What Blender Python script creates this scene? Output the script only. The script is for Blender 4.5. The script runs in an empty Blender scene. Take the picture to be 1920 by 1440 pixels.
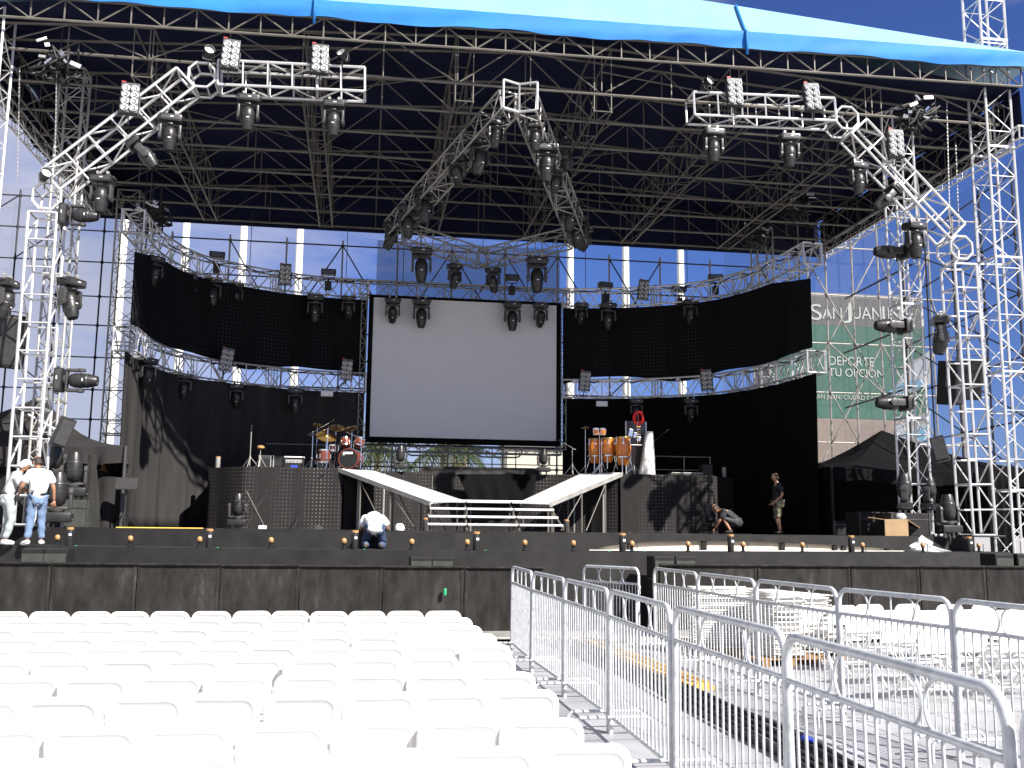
import bpy, bmesh, math, random
from mathutils import Vector, Matrix, Euler, Quaternion
random.seed(7)
sc = bpy.context.scene
col = sc.collection
pi = math.pi
R = math.radians

# ------------------------------------------------------------------ camera
CH = 1.85
FPX = 1850.0
PSI, PIT, ROL = R(8.6), R(8.49), R(0.6)
fw = Vector((math.sin(PSI)*math.cos(PIT), math.cos(PSI)*math.cos(PIT), math.sin(PIT)))
r0 = Vector((math.cos(PSI), -math.sin(PSI), 0))
u0 = r0.cross(fw)
RR = r0*math.cos(ROL) + u0*math.sin(ROL)
UU = u0*math.cos(ROL) - r0*math.sin(ROL)
cam_d = bpy.data.cameras.new('camera')
cam = bpy.data.objects.new('camera', cam_d)
col.objects.link(cam)
cam.matrix_world = Matrix(((RR.x, UU.x, -fw.x, 0), (RR.y, UU.y, -fw.y, 0), (RR.z, UU.z, -fw.z, CH), (0, 0, 0, 1)))
cam_d.sensor_width = 36
cam_d.lens = 36*FPX/1920
cam_d.clip_end = 5000
cam_d.clip_start = 0.05
sc.camera = cam

def at(px, py, Y):
    """point of the stage whose depth is Y and that is seen in that direction"""
    d = fw + RR*((px-960)/FPX) + UU*((720-py)/FPX)
    t = Y/d.y
    return Vector((d.x*t, Y, CH+d.z*t))

# ------------------------------------------------------------------ materials
M = {}
def mat(name, c, rough=.6, metal=0., var=.12, scale=6., bump=0., bscale=40., spec=None, stretch=None, dirt=None, trans=0.):
    m = bpy.data.materials.new(name); m.use_nodes = True
    nt = m.node_tree; n = nt.nodes; l = nt.links
    b = n['Principled BSDF']
    b.inputs['Roughness'].default_value = rough
    b.inputs['Metallic'].default_value = metal
    if spec is not None: b.inputs['Specular IOR Level'].default_value = spec
    tc = n.new('ShaderNodeTexCoord'); mp = n.new('ShaderNodeMapping')
    l.new(tc.outputs['Object'], mp.inputs[0])
    if stretch: mp.inputs['Scale'].default_value = stretch
    nz = n.new('ShaderNodeTexNoise'); nz.inputs['Scale'].default_value = scale; nz.inputs['Detail'].default_value = 5
    l.new(mp.outputs[0], nz.inputs['Vector'])
    cr = n.new('ShaderNodeValToRGB')
    cr.color_ramp.elements[0].position = .3; cr.color_ramp.elements[1].position = .72
    lo = [max(0, x*(1-var)) for x in c]; hi = [min(1, x*(1+var)) for x in c]
    cr.color_ramp.elements[0].color = (*lo, 1); cr.color_ramp.elements[1].color = (*hi, 1)
    l.new(nz.outputs['Fac'], cr.inputs[0])
    out = cr.outputs[0]
    if dirt:
        dc, amount, ds = dirt
        n2 = n.new('ShaderNodeTexNoise'); n2.inputs['Scale'].default_value = ds; n2.inputs['Detail'].default_value = 8
        n2.inputs['Roughness'].default_value = .7
        l.new(mp.outputs[0], n2.inputs['Vector'])
        r2 = n.new('ShaderNodeValToRGB'); r2.color_ramp.elements[0].position = 1-amount; r2.color_ramp.elements[1].position = min(1, 1-amount+.12)
        l.new(n2.outputs['Fac'], r2.inputs[0])
        mx = n.new('ShaderNodeMixRGB'); l.new(r2.outputs[0], mx.inputs[0]); l.new(out, mx.inputs[1]); mx.inputs[2].default_value = (*dc, 1)
        out = mx.outputs[0]
    l.new(out, b.inputs['Base Color'])
    rr = n.new('ShaderNodeMapRange'); rr.inputs['To Min'].default_value = max(.02, rough-.08); rr.inputs['To Max'].default_value = min(1, rough+.08)
    l.new(nz.outputs['Fac'], rr.inputs['Value']); l.new(rr.outputs[0], b.inputs['Roughness'])
    if bump:
        n3 = n.new('ShaderNodeTexNoise'); n3.inputs['Scale'].default_value = bscale; n3.inputs['Detail'].default_value = 4
        l.new(mp.outputs[0], n3.inputs['Vector'])
        bp = n.new('ShaderNodeBump'); bp.inputs['Strength'].default_value = bump; bp.inputs['Distance'].default_value = .02
        l.new(n3.outputs['Fac'], bp.inputs['Height']); l.new(bp.outputs[0], b.inputs['Normal'])
    if trans:
        tr = n.new('ShaderNodeBsdfTranslucent'); l.new(out, tr.inputs[0])
        mxs = n.new('ShaderNodeMixShader'); mxs.inputs[0].default_value = trans
        l.new(b.outputs[0], mxs.inputs[1]); l.new(tr.outputs[0], mxs.inputs[2])
        l.new(mxs.outputs[0], n['Material Output'].inputs[0])
    M[name] = m
    return m

mat('alu', (.62, .62, .62), .38, .55, .1, 3)
mat('alu_dull', (.36, .35, .33), .5, .35, .18, 3)
mat('roof_steel', (.125, .115, .10), .55, .25, .2, 2)
mat('galv', (.52, .54, .555), .42, .3, .22, 14, dirt=((.3, .29, .28), .3, 9))
mat('scaffold', (.30, .28, .26), .55, .4, .3, 3)
mat('scaffold_black', (.012, .012, .015), .6, .1, .2, 3)
mat('chair_white', (.82, .805, .775), .45, 0, .03, 5, dirt=((.30, .22, .15), .235, 40), spec=.4)
mat('chair_frame', (.74, .73, .69), .42, .05, .04, 5, dirt=((.25, .18, .12), .27, 30))
mat('fold_edge', (.42, .43, .44), .5, .1, .3, 30)
mat('fixture', (.022, .021, .021), .38, .1, .2, 9, spec=.5)
mat('fixture_grey', (.050, .048, .048), .4, .1, .15, 9)
mat('blinder_grey', (.06, .06, .063), .5, .1, .15, 9)
mat('black_metal', (.018, .018, .02), .45, .2, .2, 8)
mat('chrome', (.86, .86, .85), .16, 1., .04, 20)
mat('reflector', (.70, .70, .69), .34, .85, .04, 20)
mat('lens', (.10, .11, .13), .08, .3, .1, 5)
mat('red_tag', (.55, .03, .03), .5)
mat('navy_lining', (.013, .016, .040), .9, 0, .35, .5, bump=.3, bscale=1.3, spec=.04)
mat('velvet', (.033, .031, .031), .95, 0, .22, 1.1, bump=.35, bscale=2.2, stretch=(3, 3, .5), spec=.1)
mat('velvet_dark', (.0045, .0045, .005), .95, 0, .25, 1.1, bump=.35, bscale=2.2, stretch=(3, 3, .5), spec=.08)  # darker copy of velvet, with the right drape's shade put into the colour
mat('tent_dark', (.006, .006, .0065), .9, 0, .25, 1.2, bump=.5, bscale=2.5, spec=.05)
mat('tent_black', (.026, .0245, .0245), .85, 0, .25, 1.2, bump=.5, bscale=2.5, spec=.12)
mat('stage_black', (.026, .025, .025), .8, spec=.12, metal=0, var=.22, scale=2.5, bump=.15, bscale=9, dirt=((.06, .055, .052), .30, 7))
# 0, .22, 2.5, bump=.15, bscale=9, dirt=((.06, .055, .052), .30, 7))
mat('stage_floor', (.022, .021, .021), .7, 0, .3, 1.5, spec=.15)
mat('box_black', (.016, .015, .015), .6, 0, .2, 4, spec=.2)
mat('case_grey', (.045, .047, .042), .6, 0, .2, 4, spec=.3)
mat('pale_wood', (.52, .46, .36), .7, 0, .15, 3, stretch=(1, 1, 9), dirt=((.30, .25, .18), .36, 5))
mat('sunlit_white', (.82, .80, .76), .6, 0, .06, 4)  # white that stands for sunlight at the foot of the recess
mat('screen_cloth', (.66, .66, .67), .7, 0, .025, 1.5)
mat('white_paint', (.80, .80, .78), .5, 0, .05, 4)
mat('pole_white', (.72, .72, .68), .5, 0, .06, 1)
mat('ramp_white', (.78, .78, .78), .45, .1, .06, 3, dirt=((.45, .44, .42), .33, 5))
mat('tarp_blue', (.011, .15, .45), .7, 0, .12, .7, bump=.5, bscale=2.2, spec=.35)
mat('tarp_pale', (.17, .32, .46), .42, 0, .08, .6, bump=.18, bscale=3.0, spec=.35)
mat('orange_wood', (.66, .20, .022), .28, 0, .30, 3, stretch=(9, 9, 1), spec=.7)
mat('red_lacquer', (.14, .030, .012), .25, 0, .25, 6, spec=.7)
mat('skin_drum', (.75, .66, .48), .6)
mat('brass', (.60, .38, .12), .30, .9, .15, 12)
mat('red_plastic', (.80, .02, .03), .4)
mat('cardboard', (.52, .35, .19), .8, 0, .1, 4)
mat('plastic_clear', (.75, .76, .76), .25, 0, .1, 8, trans=.45)
mat('white_drape', (.62, .62, .60), .7, 0, .12, 5, bump=.4, bscale=7)
mat('acrylic', (.07, .07, .075), .2, 0, .1, 6)
mat('yellow_wood', (.55, .31, .06), .7, 0, .25, 3, stretch=(9, 1, 1), dirt=((.30, .18, .05), .35, 6))
mat('rubber', (.014, .013, .013), .6, 0, .3, 9)
mat('cable_blue', (.03, .06, .5), .5); mat('cable_yellow', (.7, .4, .03), .5)
mat('amber', (.40, .22, .09), .35, 0, .1, 9)
mat('green_can', (.02, .22, .10), .4)
mat('wood_brown', (.22, .12, .05), .8, 0, .25, 4)
mat('skin_tan', (.34, .17, .10), .55, 0, .08, 14)
mat('skin_light', (.50, .28, .18), .55, 0, .08, 14)
mat('hair_dark', (.025, .018, .014), .7)
mat('shirt_white', (.80, .80, .80), .8, 0, .05, 7, bump=.4, bscale=11)
mat('shirt_grey', (.42, .43, .43), .85, 0, .06, 7, bump=.4, bscale=11)
mat('shirt_black', (.02, .02, .022), .85, 0, .1, 7)
mat('jeans', (.12, .18, .29), .85, 0, .28, 6, bump=.4, bscale=16)
mat('jeans_dark', (.04, .065, .13), .85, 0, .25, 6, bump=.4, bscale=16)
mat('trousers_grey', (.30, .33, .34), .85, 0, .1, 6, bump=.4, bscale=12)
mat('camo', (.22, .20, .13), .85, 0, .6, 16)
mat('shoe_white', (.75, .75, .75), .5); mat('shoe_dark', (.03, .025, .02), .6)
mat('shorts_dark', (.05, .055, .06), .85)
mat('concrete', (.34, .33, .32), .85, 0, .15, .8, bump=.2, bscale=6)
mat('tape_yellow', (.75, .50, .08), .5)
mat('banner_grey', (.055, .058, .06), .8, 0, .15, .4)
mat('banner_green', (.016, .066, .048), .8, 0, .28, .22, stretch=(.5, 1, 1.6))
mat('banner_pink', (.135, .108, .092), .8, 0, .2, .35, stretch=(.6, 1, 2.5))
mat('banner_text', (.27, .29, .275), .8, 0, .05, 2)
mat('banner_flag', (.16, .18, .21), .7, 0, .12, .5)
mat('banner_blue', (.05, .14, .22), .7, 0, .1, .5)
mat('facade', (.13, .13, .135), .8, 0, .1, .3)
mat('facade_cream', (.40, .38, .31), .8, 0, .1, .3)
mat('window_dark', (.06, .08, .10), .15, .2)
mat('leaf', (.030, .052, .014), .6, 0, .4, 2); mat('leaf_dry', (.10, .085, .035), .7, 0, .3, 2)
mat('bark', (.20, .16, .12), .9, 0, .3, 5, bump=.6, bscale=10)

def nodes_of(name):
    m = bpy.data.materials.new(name); m.use_nodes = True; M[name] = m
    return m.node_tree, m.node_tree.nodes, m.node_tree.links, m.node_tree.nodes['Principled BSDF']

def dot_cloth(name, base, dot, pitch, size, stripe, rough=.9):
    """black cloth with rows of small diodes, laid out in the cloth's own UV (metres)"""
    nt, n, l, b = nodes_of(name)
    uv = n.new('ShaderNodeUVMap'); uv.uv_map = 'UVMap'
    sep = n.new('ShaderNodeSeparateXYZ'); l.new(uv.outputs[0], sep.inputs[0])
    fr = []
    for k in (0, 1):
        a = n.new('ShaderNodeMath'); a.operation = 'DIVIDE'; a.inputs[1].default_value = pitch; l.new(sep.outputs[k], a.inputs[0])
        f = n.new('ShaderNodeMath'); f.operation = 'FRACT'; l.new(a.outputs[0], f.inputs[0])
        s = n.new('ShaderNodeMath'); s.operation = 'SUBTRACT'; s.inputs[1].default_value = .5; l.new(f.outputs[0], s.inputs[0])
        q = n.new('ShaderNodeMath'); q.operation = 'MULTIPLY'; l.new(s.outputs[0], q.inputs[0]); l.new(s.outputs[0], q.inputs[1])
        fr.append(q)
    ad = n.new('ShaderNodeMath'); l.new(fr[0].outputs[0], ad.inputs[0]); l.new(fr[1].outputs[0], ad.inputs[1])
    lt = n.new('ShaderNodeMath'); lt.operation = 'LESS_THAN'; lt.inputs[1].default_value = size*size; l.new(ad.outputs[0], lt.inputs[0])
    mp = n.new('ShaderNodeMapping'); mp.inputs['Scale'].default_value = (1, .12, 1); l.new(uv.outputs[0], mp.inputs[0])
    nz = n.new('ShaderNodeTexNoise'); nz.inputs['Scale'].default_value = stripe; nz.inputs['Detail'].default_value = 2; l.new(mp.outputs[0], nz.inputs['Vector'])
    rp = n.new('ShaderNodeMapRange'); rp.inputs['From Min'].default_value = .42; rp.inputs['From Max'].default_value = .68; l.new(nz.outputs['Fac'], rp.inputs['Value'])
    n2 = n.new('ShaderNodeTexNoise'); n2.inputs['Scale'].default_value = 5; l.new(uv.outputs[0], n2.inputs['Vector'])
    m1 = n.new('ShaderNodeMath'); m1.operation = 'MULTIPLY'; l.new(lt.outputs[0], m1.inputs[0]); l.new(rp.outputs[0], m1.inputs[1])
    mx = n.new('ShaderNodeMixRGB'); l.new(m1.outputs[0], mx.inputs[0]); mx.inputs[2].default_value = (*dot, 1)
    c0 = n.new('ShaderNodeValToRGB'); c0.color_ramp.elements[0].color = (*[x*.75 for x in base], 1); c0.color_ramp.elements[1].color = (*[x*1.25 for x in base], 1)
    l.new(n2.outputs['Fac'], c0.inputs[0]); l.new(c0.outputs[0], mx.inputs[1])
    l.new(mx.outputs[0], b.inputs['Base Color']); b.inputs['Roughness'].default_value = rough
    b.inputs['Specular IOR Level'].default_value = .12
dot_cloth('led_cloth', (.007, .007, .008), (.045, .045, .05), .125, .20, .9)
dot_cloth('riser_cloth', (.022, .0205, .0205), (.17, .15, .155), .105, .17, 1.3)

def plywood():
    nt, n, l, b = nodes_of('barricade_ply')
    tc = n.new('ShaderNodeTexCoord')
    nz = n.new('ShaderNodeTexNoise'); nz.inputs['Scale'].default_value = 3.2; nz.inputs['Detail'].default_value = 9; nz.inputs['Roughness'].default_value = .68
    oi = n.new('ShaderNodeObjectInfo'); ad = n.new('ShaderNodeVectorMath'); ad.operation = 'ADD'
    mp = n.new('ShaderNodeMapping'); mp.inputs['Scale'].default_value = (1.5, 1, .55)
    sc_ = n.new('ShaderNodeVectorMath'); sc_.operation = 'SCALE'; sc_.inputs['Scale'].default_value = 37.
    l.new(oi.outputs['Random'], sc_.inputs[0]); l.new(tc.outputs['Object'], ad.inputs[0]); l.new(sc_.outputs[0], ad.inputs[1])
    l.new(ad.outputs[0], mp.inputs[0]); l.new(mp.outputs[0], nz.inputs['Vector'])
    cr = n.new('ShaderNodeValToRGB'); e = cr.color_ramp.elements
    e[0].position = .28; e[0].color = (.006, .0055, .005, 1); e[1].position = .58; e[1].color = (.024, .022, .021, 1)
    x = e.new(.70); x.color = (.046, .042, .041, 1); x = e.new(.78); x.color = (.15, .13, .115, 1)
    l.new(nz.outputs['Fac'], cr.inputs[0]); l.new(cr.outputs[0], b.inputs['Base Color'])
    b.inputs['Roughness'].default_value = .7; b.inputs['Specular IOR Level'].default_value = .15
    bp = n.new('ShaderNodeBump'); bp.inputs['Strength'].default_value = .25; l.new(nz.outputs['Fac'], bp.inputs['Height']); l.new(bp.outputs[0], b.inputs['Normal'])
plywood()

def decking():
    nt, n, l, b = nodes_of('deck_panels')
    tc = n.new('ShaderNodeTexCoord')
    br = n.new('ShaderNodeTexBrick'); br.inputs['Scale'].default_value = 1.0
    br.inputs['Color1'].default_value = (.36, .36, .38, 1); br.inputs['Color2'].default_value = (.33, .332, .35, 1); br.inputs['Mortar'].default_value = (.13, .125, .14, 1)
    br.inputs['Mortar Size'].default_value = .012; br.inputs['Brick Width'].default_value = 1.0; br.inputs['Row Height'].default_value = 1.0; br.offset = .0
    l.new(tc.outputs['Object'], br.inputs['Vector'])
    vo = n.new('ShaderNodeTexVoronoi'); vo.inputs['Scale'].default_value = 22; vo.inputs['Randomness'].default_value = 0
    l.new(tc.outputs['Object'], vo.inputs['Vector'])
    lt = n.new('ShaderNodeMath'); lt.operation = 'LESS_THAN'; lt.inputs[1].default_value = .22; l.new(vo.outputs['Distance'], lt.inputs[0])
    mx = n.new('ShaderNodeMixRGB'); mx.blend_type = 'MULTIPLY'; mx.inputs[2].default_value = (.80, .80, .82, 1)
    l.new(lt.outputs[0], mx.inputs[0]); l.new(br.outputs['Color'], mx.inputs[1])
    nz = n.new('ShaderNodeTexNoise'); nz.inputs['Scale'].default_value = 1.3; nz.inputs['Detail'].default_value = 7; l.new(tc.outputs['Object'], nz.inputs['Vector'])
    cr = n.new('ShaderNodeValToRGB'); cr.color_ramp.elements[0].position = .3; cr.color_ramp.elements[0].color = (.72, .71, .70, 1); cr.color_ramp.elements[1].position = .62; cr.color_ramp.elements[1].color = (1, 1, 1, 1)
    l.new(nz.outputs['Fac'], cr.inputs[0])
    m2 = n.new('ShaderNodeMixRGB'); m2.blend_type = 'MULTIPLY'; m2.inputs[0].default_value = 1; l.new(mx.outputs[0], m2.inputs[1]); l.new(cr.outputs[0], m2.inputs[2])
    l.new(m2.outputs[0], b.inputs['Base Color']); b.inputs['Roughness'].default_value = .5
    bp = n.new('ShaderNodeBump'); bp.inputs['Strength'].default_value = .35; bp.inputs['Distance'].default_value = .01
    l.new(lt.outputs[0], bp.inputs['Height']); l.new(bp.outputs[0], b.inputs['Normal'])
decking()

def scrim():
    nt, n, l, b = nodes_of('scrim')
    b.inputs['Base Color'].default_value = (.13, .13, .15, 1); b.inputs['Roughness'].default_value = .9
    t = n.new('ShaderNodeBsdfTransparent'); mx = n.new('ShaderNodeMixShader'); mx.inputs[0].default_value = .55
    l.new(t.outputs[0], mx.inputs[1]); l.new(b.outputs[0], mx.inputs[2]); l.new(mx.outputs[0], n['Material Output'].inputs[0])
scrim()
def mesh_net():
    nt, n, l, b = nodes_of('mesh_net')
    b.inputs['Base Color'].default_value = (.10, .10, .13, 1); b.inputs['Roughness'].default_value = .9
    t = n.new('ShaderNodeBsdfTransparent'); mx = n.new('ShaderNodeMixShader'); mx.inputs[0].default_value = .15
    l.new(t.outputs[0], mx.inputs[1]); l.new(b.outputs[0], mx.inputs[2]); l.new(mx.outputs[0], n['Material Output'].inputs[0])
mesh_net()

# ------------------------------------------------------------------ mesh builder
class MB:
    def __init__(s): s.v = []; s.f = []; s.uv = {}
    def add(s, vs, fs):
        k = len(s.v); s.v += [Vector(x) for x in vs]; s.f += [tuple(i+k for i in f) for f in fs]
        return k
    def box(s, c, d, rot=None, ch=0.):
        hx, hy, hz = d[0]/2, d[1]/2, d[2]/2
        if ch <= 0:
            vs = [Vector((x*hx, y*hy, z*hz)) for x in (-1, 1) for y in (-1, 1) for z in (-1, 1)]
            fs = [(0, 1, 3, 2), (4, 6, 7, 5), (0, 4, 5, 1), (2, 3, 7, 6), (0, 2, 6, 4), (1, 5, 7, 3)]
        else:
            bm = bmesh.new(); bmesh.ops.create_cube(bm, size=1)
            for v in bm.verts: v.co = Vector((v.co.x*2*hx, v.co.y*2*hy, v.co.z*2*hz))
            bmesh.ops.bevel(bm, geom=list(bm.edges), offset=ch, segments=2, affect='EDGES', profile=.6)
            bm.verts.index_update()
            vs = [v.co.copy() for v in bm.verts]; fs = [tuple(v.index for v in f.verts) for f in bm.faces]; bm.free()
        if rot is not None: vs = [rot @ v for v in vs]
        c = Vector(c); s.add([v+c for v in vs], fs); return s
    def tube(s, p, q, r, n=6, r2=None, caps=True):
        p, q = Vector(p), Vector(q); d = q-p
        if d.length < 1e-6: return s
        d.normalize(); a = Vector((0, 0, 1)) if abs(d.z) < .9 else Vector((1, 0, 0))
        e1 = d.cross(a).normalized(); e2 = d.cross(e1)
        r2 = r if r2 is None else r2
        vs = [p+(e1*math.cos(2*pi*i/n)+e2*math.sin(2*pi*i/n))*r for i in range(n)]+[q+(e1*math.cos(2*pi*i/n)+e2*math.sin(2*pi*i/n))*r2 for i in range(n)]
        fs = [(i, (i+1) % n, n+(i+1) % n, n+i) for i in range(n)]
        if caps: fs += [tuple(range(n-1, -1, -1)), tuple(range(n, 2*n))]
        s.add(vs, fs); return s
    def poly(s, pts, r, n=6, closed=False, rs=None):
        pts = [Vector(p) for p in pts]; N = len(pts)
        if N < 2: return s
        tang = []
        for i in range(N):
            a = pts[(i-1) % N] if (closed or i > 0) else pts[i]; b = pts[(i+1) % N] if (closed or i < N-1) else pts[i]
            t = b-a; tang.append(t.normalized() if t.length > 1e-9 else Vector((0, 0, 1)))
        e = tang[0].orthogonal().normalized(); rings = []
        for i in range(N):
            e = e-tang[i]*e.dot(tang[i]); e = e.normalized() if e.length > 1e-6 else tang[i].orthogonal().normalized()
            b = tang[i].cross(e); rr = rs[i] if rs else r
            rings.append([pts[i]+(e*math.cos(2*pi*k/n)+b*math.sin(2*pi*k/n))*rr for k in range(n)])
        vs = [v for g in rings for v in g]; fs = []
        for i in range(N if closed else N-1):
            j = (i+1) % N
            fs += [(i*n+k, i*n+(k+1) % n, j*n+(k+1) % n, j*n+k) for k in range(n)]
        if not closed: fs += [tuple(range(n-1, -1, -1)), tuple((N-1)*n+k for k in range(n))]
        s.add(vs, fs); return s
    def lathe(s, prof, o=(0, 0, 0), n=16, rot=None, sx=1, sy=1, caps=True):
        o = Vector(o); vs = []; N = len(prof)
        for (r, z) in prof:
            for k in range(n):
                v = Vector((r*math.cos(2*pi*k/n)*sx, r*math.sin(2*pi*k/n)*sy, z))
                vs.append((rot @ v if rot is not None else v)+o)
        fs = [(i*n+k, i*n+(k+1) % n, (i+1)*n+(k+1) % n, (i+1)*n+k) for i in range(N-1) for k in range(n)]
        if caps: fs += [tuple(range(n-1, -1, -1)), tuple((N-1)*n+k for k in range(n))]
        s.add(vs, fs); return s
    def prism(s, poly, z0, z1):
        n = len(poly); vs = [(p[0], p[1], z0) for p in poly]+[(p[0], p[1], z1) for p in poly]
        fs = [tuple(range(n-1, -1, -1)), tuple(range(n, 2*n))]+[(i, (i+1) % n, n+(i+1) % n, n+i) for i in range(n)]
        s.add(vs, fs); return s
    def grid(s, rows, uvs=None, th=0., nrm=None):
        """rows: list of lists of points"""
        a, b = len(rows), len(rows[0])
        vs = [p for r in rows for p in r]
        k = s.add(vs, [(i*b+j, i*b+j+1, (i+1)*b+j+1, (i+1)*b+j) for i in range(a-1) for j in range(b-1)])
        if uvs:
            fl = [p for r in uvs for p in r]
            for i, q in enumerate(fl): s.uv[k+i] = q
        return s
    def build(s, name, m, parent=None, smooth=None, loc=None):
        me = bpy.data.meshes.new(name)
        me.from_pydata([tuple(v) for v in s.v], [], s.f)
        bm = bmesh.new(); bm.from_mesh(me); bmesh.ops.recalc_face_normals(bm, faces=list(bm.faces)); bm.to_mesh(me); bm.free()
        if s.uv:
            ul = me.uv_layers.new(name='UVMap')
            for lp in me.loops: ul.data[lp.index].uv = s.uv.get(lp.vertex_index, (0, 0))
        for mm in (m if isinstance(m, (list, tuple)) else [m]): me.materials.append(M[mm])
        if smooth:
            for p in me.polygons: p.use_smooth = True
            if smooth is not True:
                me.set_sharp_from_angle(angle=R(smooth))
        o = bpy.data.objects.new(name, me); col.objects.link(o)
        if parent is not None: o.parent = parent
        if loc is not None: o.location = loc
        return o

def tag(o, label=None, cat=None, group=None, kind=None):
    if label: o['label'] = label
    if cat: o['category'] = cat
    if group: o['group'] = group
    if kind: o['kind'] = kind
    return o
def thing(name, label, cat, loc=(0, 0, 0), rz=0., group=None):
    o = bpy.data.objects.new(name, None); col.objects.link(o)
    o.empty_display_size = .2
    o.location = loc; o.rotation_euler = (0, 0, rz)
    return tag(o, label, cat, group)
def dup(root, label=None, group=None):
    def rec(o, par):
        c = o.copy(); col.objects.link(c)
        if par is not None: c.parent = par
        for ch in KIDS.get(o.name, []): rec(ch, c)
        return c
    r = rec(root, None)
    if label: r['label'] = label
    if group: r['group'] = group
    return r
KIDS = {}
def note(root):
    """remember a prototype's tree so that it can be copied"""
    def rec(o):
        KIDS[o.name] = [c for c in bpy.data.objects if c.parent == o]
        for c in KIDS[o.name]: rec(c)
    rec(root)
def sub(root, name):
    for c in bpy.data.objects:
        if c.parent == root and c.name.split('.')[0] == name: return c

def frames(pts, up):
    pts = [Vector(p) for p in pts]; N = len(pts); out = []
    for i in range(N):
        t = (pts[min(i+1, N-1)]-pts[max(i-1, 0)]).normalized()
        sd = t.cross(up).normalized(); u = sd.cross(t).normalized()
        out.append((pts[i], sd, u))
    return out
def resample(pts, step):
    pts = [Vector(p) for p in pts]; L = [0]
    for i in range(1, len(pts)): L.append(L[-1]+(pts[i]-pts[i-1]).length)
    n = max(1, round(L[-1]/step)); out = []
    for k in range(n+1):
        s = L[-1]*k/n; i = 0
        while i < len(pts)-2 and L[i+1] < s: i += 1
        f = (s-L[i])/max(1e-9, L[i+1]-L[i]); out.append(pts[i].lerp(pts[i+1], min(1, max(0, f))))
    return out
def box_truss(mb, pts, w, up=Vector((0, 0, 1)), step=.5, rc=.025, rl=.013, ladder=(), h=None, ends=True, n=6):
    """square lattice truss along pts; faces 0..3, those in ladder have rungs only"""
    h = h or w
    P = resample(pts, step); F = frames(P, up)
    cs = [[p+sd*(sx*w/2)+u*(sy*h/2) for (sx, sy) in ((-1, -1), (1, -1), (1, 1), (-1, 1))] for (p, sd, u) in F]
    straight = len(pts) == 2
    for k in range(4):
        if straight: mb.tube(cs[0][k], cs[-1][k], rc, n)
        else: mb.poly([c[k] for c in cs], rc, n)
    for i in range(len(cs)):
        for k in range(4):
            if i in (0, len(cs)-1) or k in ladder or i % 2 == 0: mb.tube(cs[i][k], cs[i][(k+1) % 4], rl if i not in (0, len(cs)-1) else rc*.9, 5, caps=False)
    for i in range(len(cs)-1):
        for k in range(4):
            if k in ladder: continue
            a, b = (k, (k+1) % 4) if i % 2 == 0 else ((k+1) % 4, k)
            mb.tube(cs[i][a], cs[i+1][b], rl, 5, caps=False)
    return mb
def flat_truss(mb, b0, b1, t0, t1, n, rc=.03, rl=.016, verts=True, cross=False):
    b0, b1, t0, t1 = map(Vector, (b0, b1, t0, t1))
    mb.tube(b0, b1, rc, 6); mb.tube(t0, t1, rc, 6)
    for i in range(n+1):
        f = i/n; lo, hi = b0.lerp(b1, f), t0.lerp(t1, f)
        if verts: mb.tube(lo, hi, rl, 5, caps=False)
        if i < n:
            g = (i+1)/n
            if cross or i % 2 == 0: mb.tube(lo, t0.lerp(t1, g), rl, 5, caps=False)
            if cross or i % 2 == 1: mb.tube(hi, b0.lerp(b1, g), rl, 5, caps=False)
    return mb
def ordinal(i): return ('first', 'second', 'third', 'fourth', 'fifth', 'sixth', 'seventh', 'eighth', 'ninth', 'tenth', 'eleventh', 'twelfth', 'thirteenth', 'fourteenth', 'fifteenth')[i]
# ------------------------------------------------------------------ light and sky
SUN = Vector((.56, -.74, .79)).normalized()
EL = math.asin(SUN.z); AZ = math.atan2(SUN.x, SUN.y)
w = bpy.data.worlds.new('World'); sc.world = w; w.use_nodes = True
nt = w.node_tree; n = nt.nodes; l = nt.links
bg = n['Background']
sky = n.new('ShaderNodeTexSky'); sky.sky_type = 'NISHITA'; sky.sun_disc = False
sky.sun_elevation = EL; sky.sun_rotation = AZ; sky.air_density = 1.0; sky.dust_density = .3; sky.ozone_density = 3.5
tc = n.new('ShaderNodeTexCoord')
hs = n.new('ShaderNodeHueSaturation'); hs.inputs['Saturation'].default_value = 1.03; hs.inputs['Value'].default_value = 1.0
tn = n.new('ShaderNodeMixRGB'); tn.blend_type = 'MULTIPLY'; tn.inputs[0].default_value = 1; tn.inputs[2].default_value = (.47, .53, .88, 1); l.new(sky.outputs[0], tn.inputs[1]); l.new(tn.outputs[0], hs.inputs['Color'])
mp = n.new('ShaderNodeMapping'); mp.inputs['Scale'].default_value = (1.6, 1.6, 4.2); mp.inputs['Location'].default_value = (.35, .1, .4)
l.new(tc.outputs['Generated'], mp.inputs[0])
nz = n.new('ShaderNodeTexNoise'); nz.inputs['Scale'].default_value = 2.1; nz.inputs['Detail'].default_value = 9; nz.inputs['Roughness'].default_value = .58; nz.inputs['Distortion'].default_value = .4
l.new(mp.outputs[0], nz.inputs['Vector'])
cr = n.new('ShaderNodeValToRGB'); cr.color_ramp.elements[0].position = .43; cr.color_ramp.elements[1].position = .74
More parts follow.
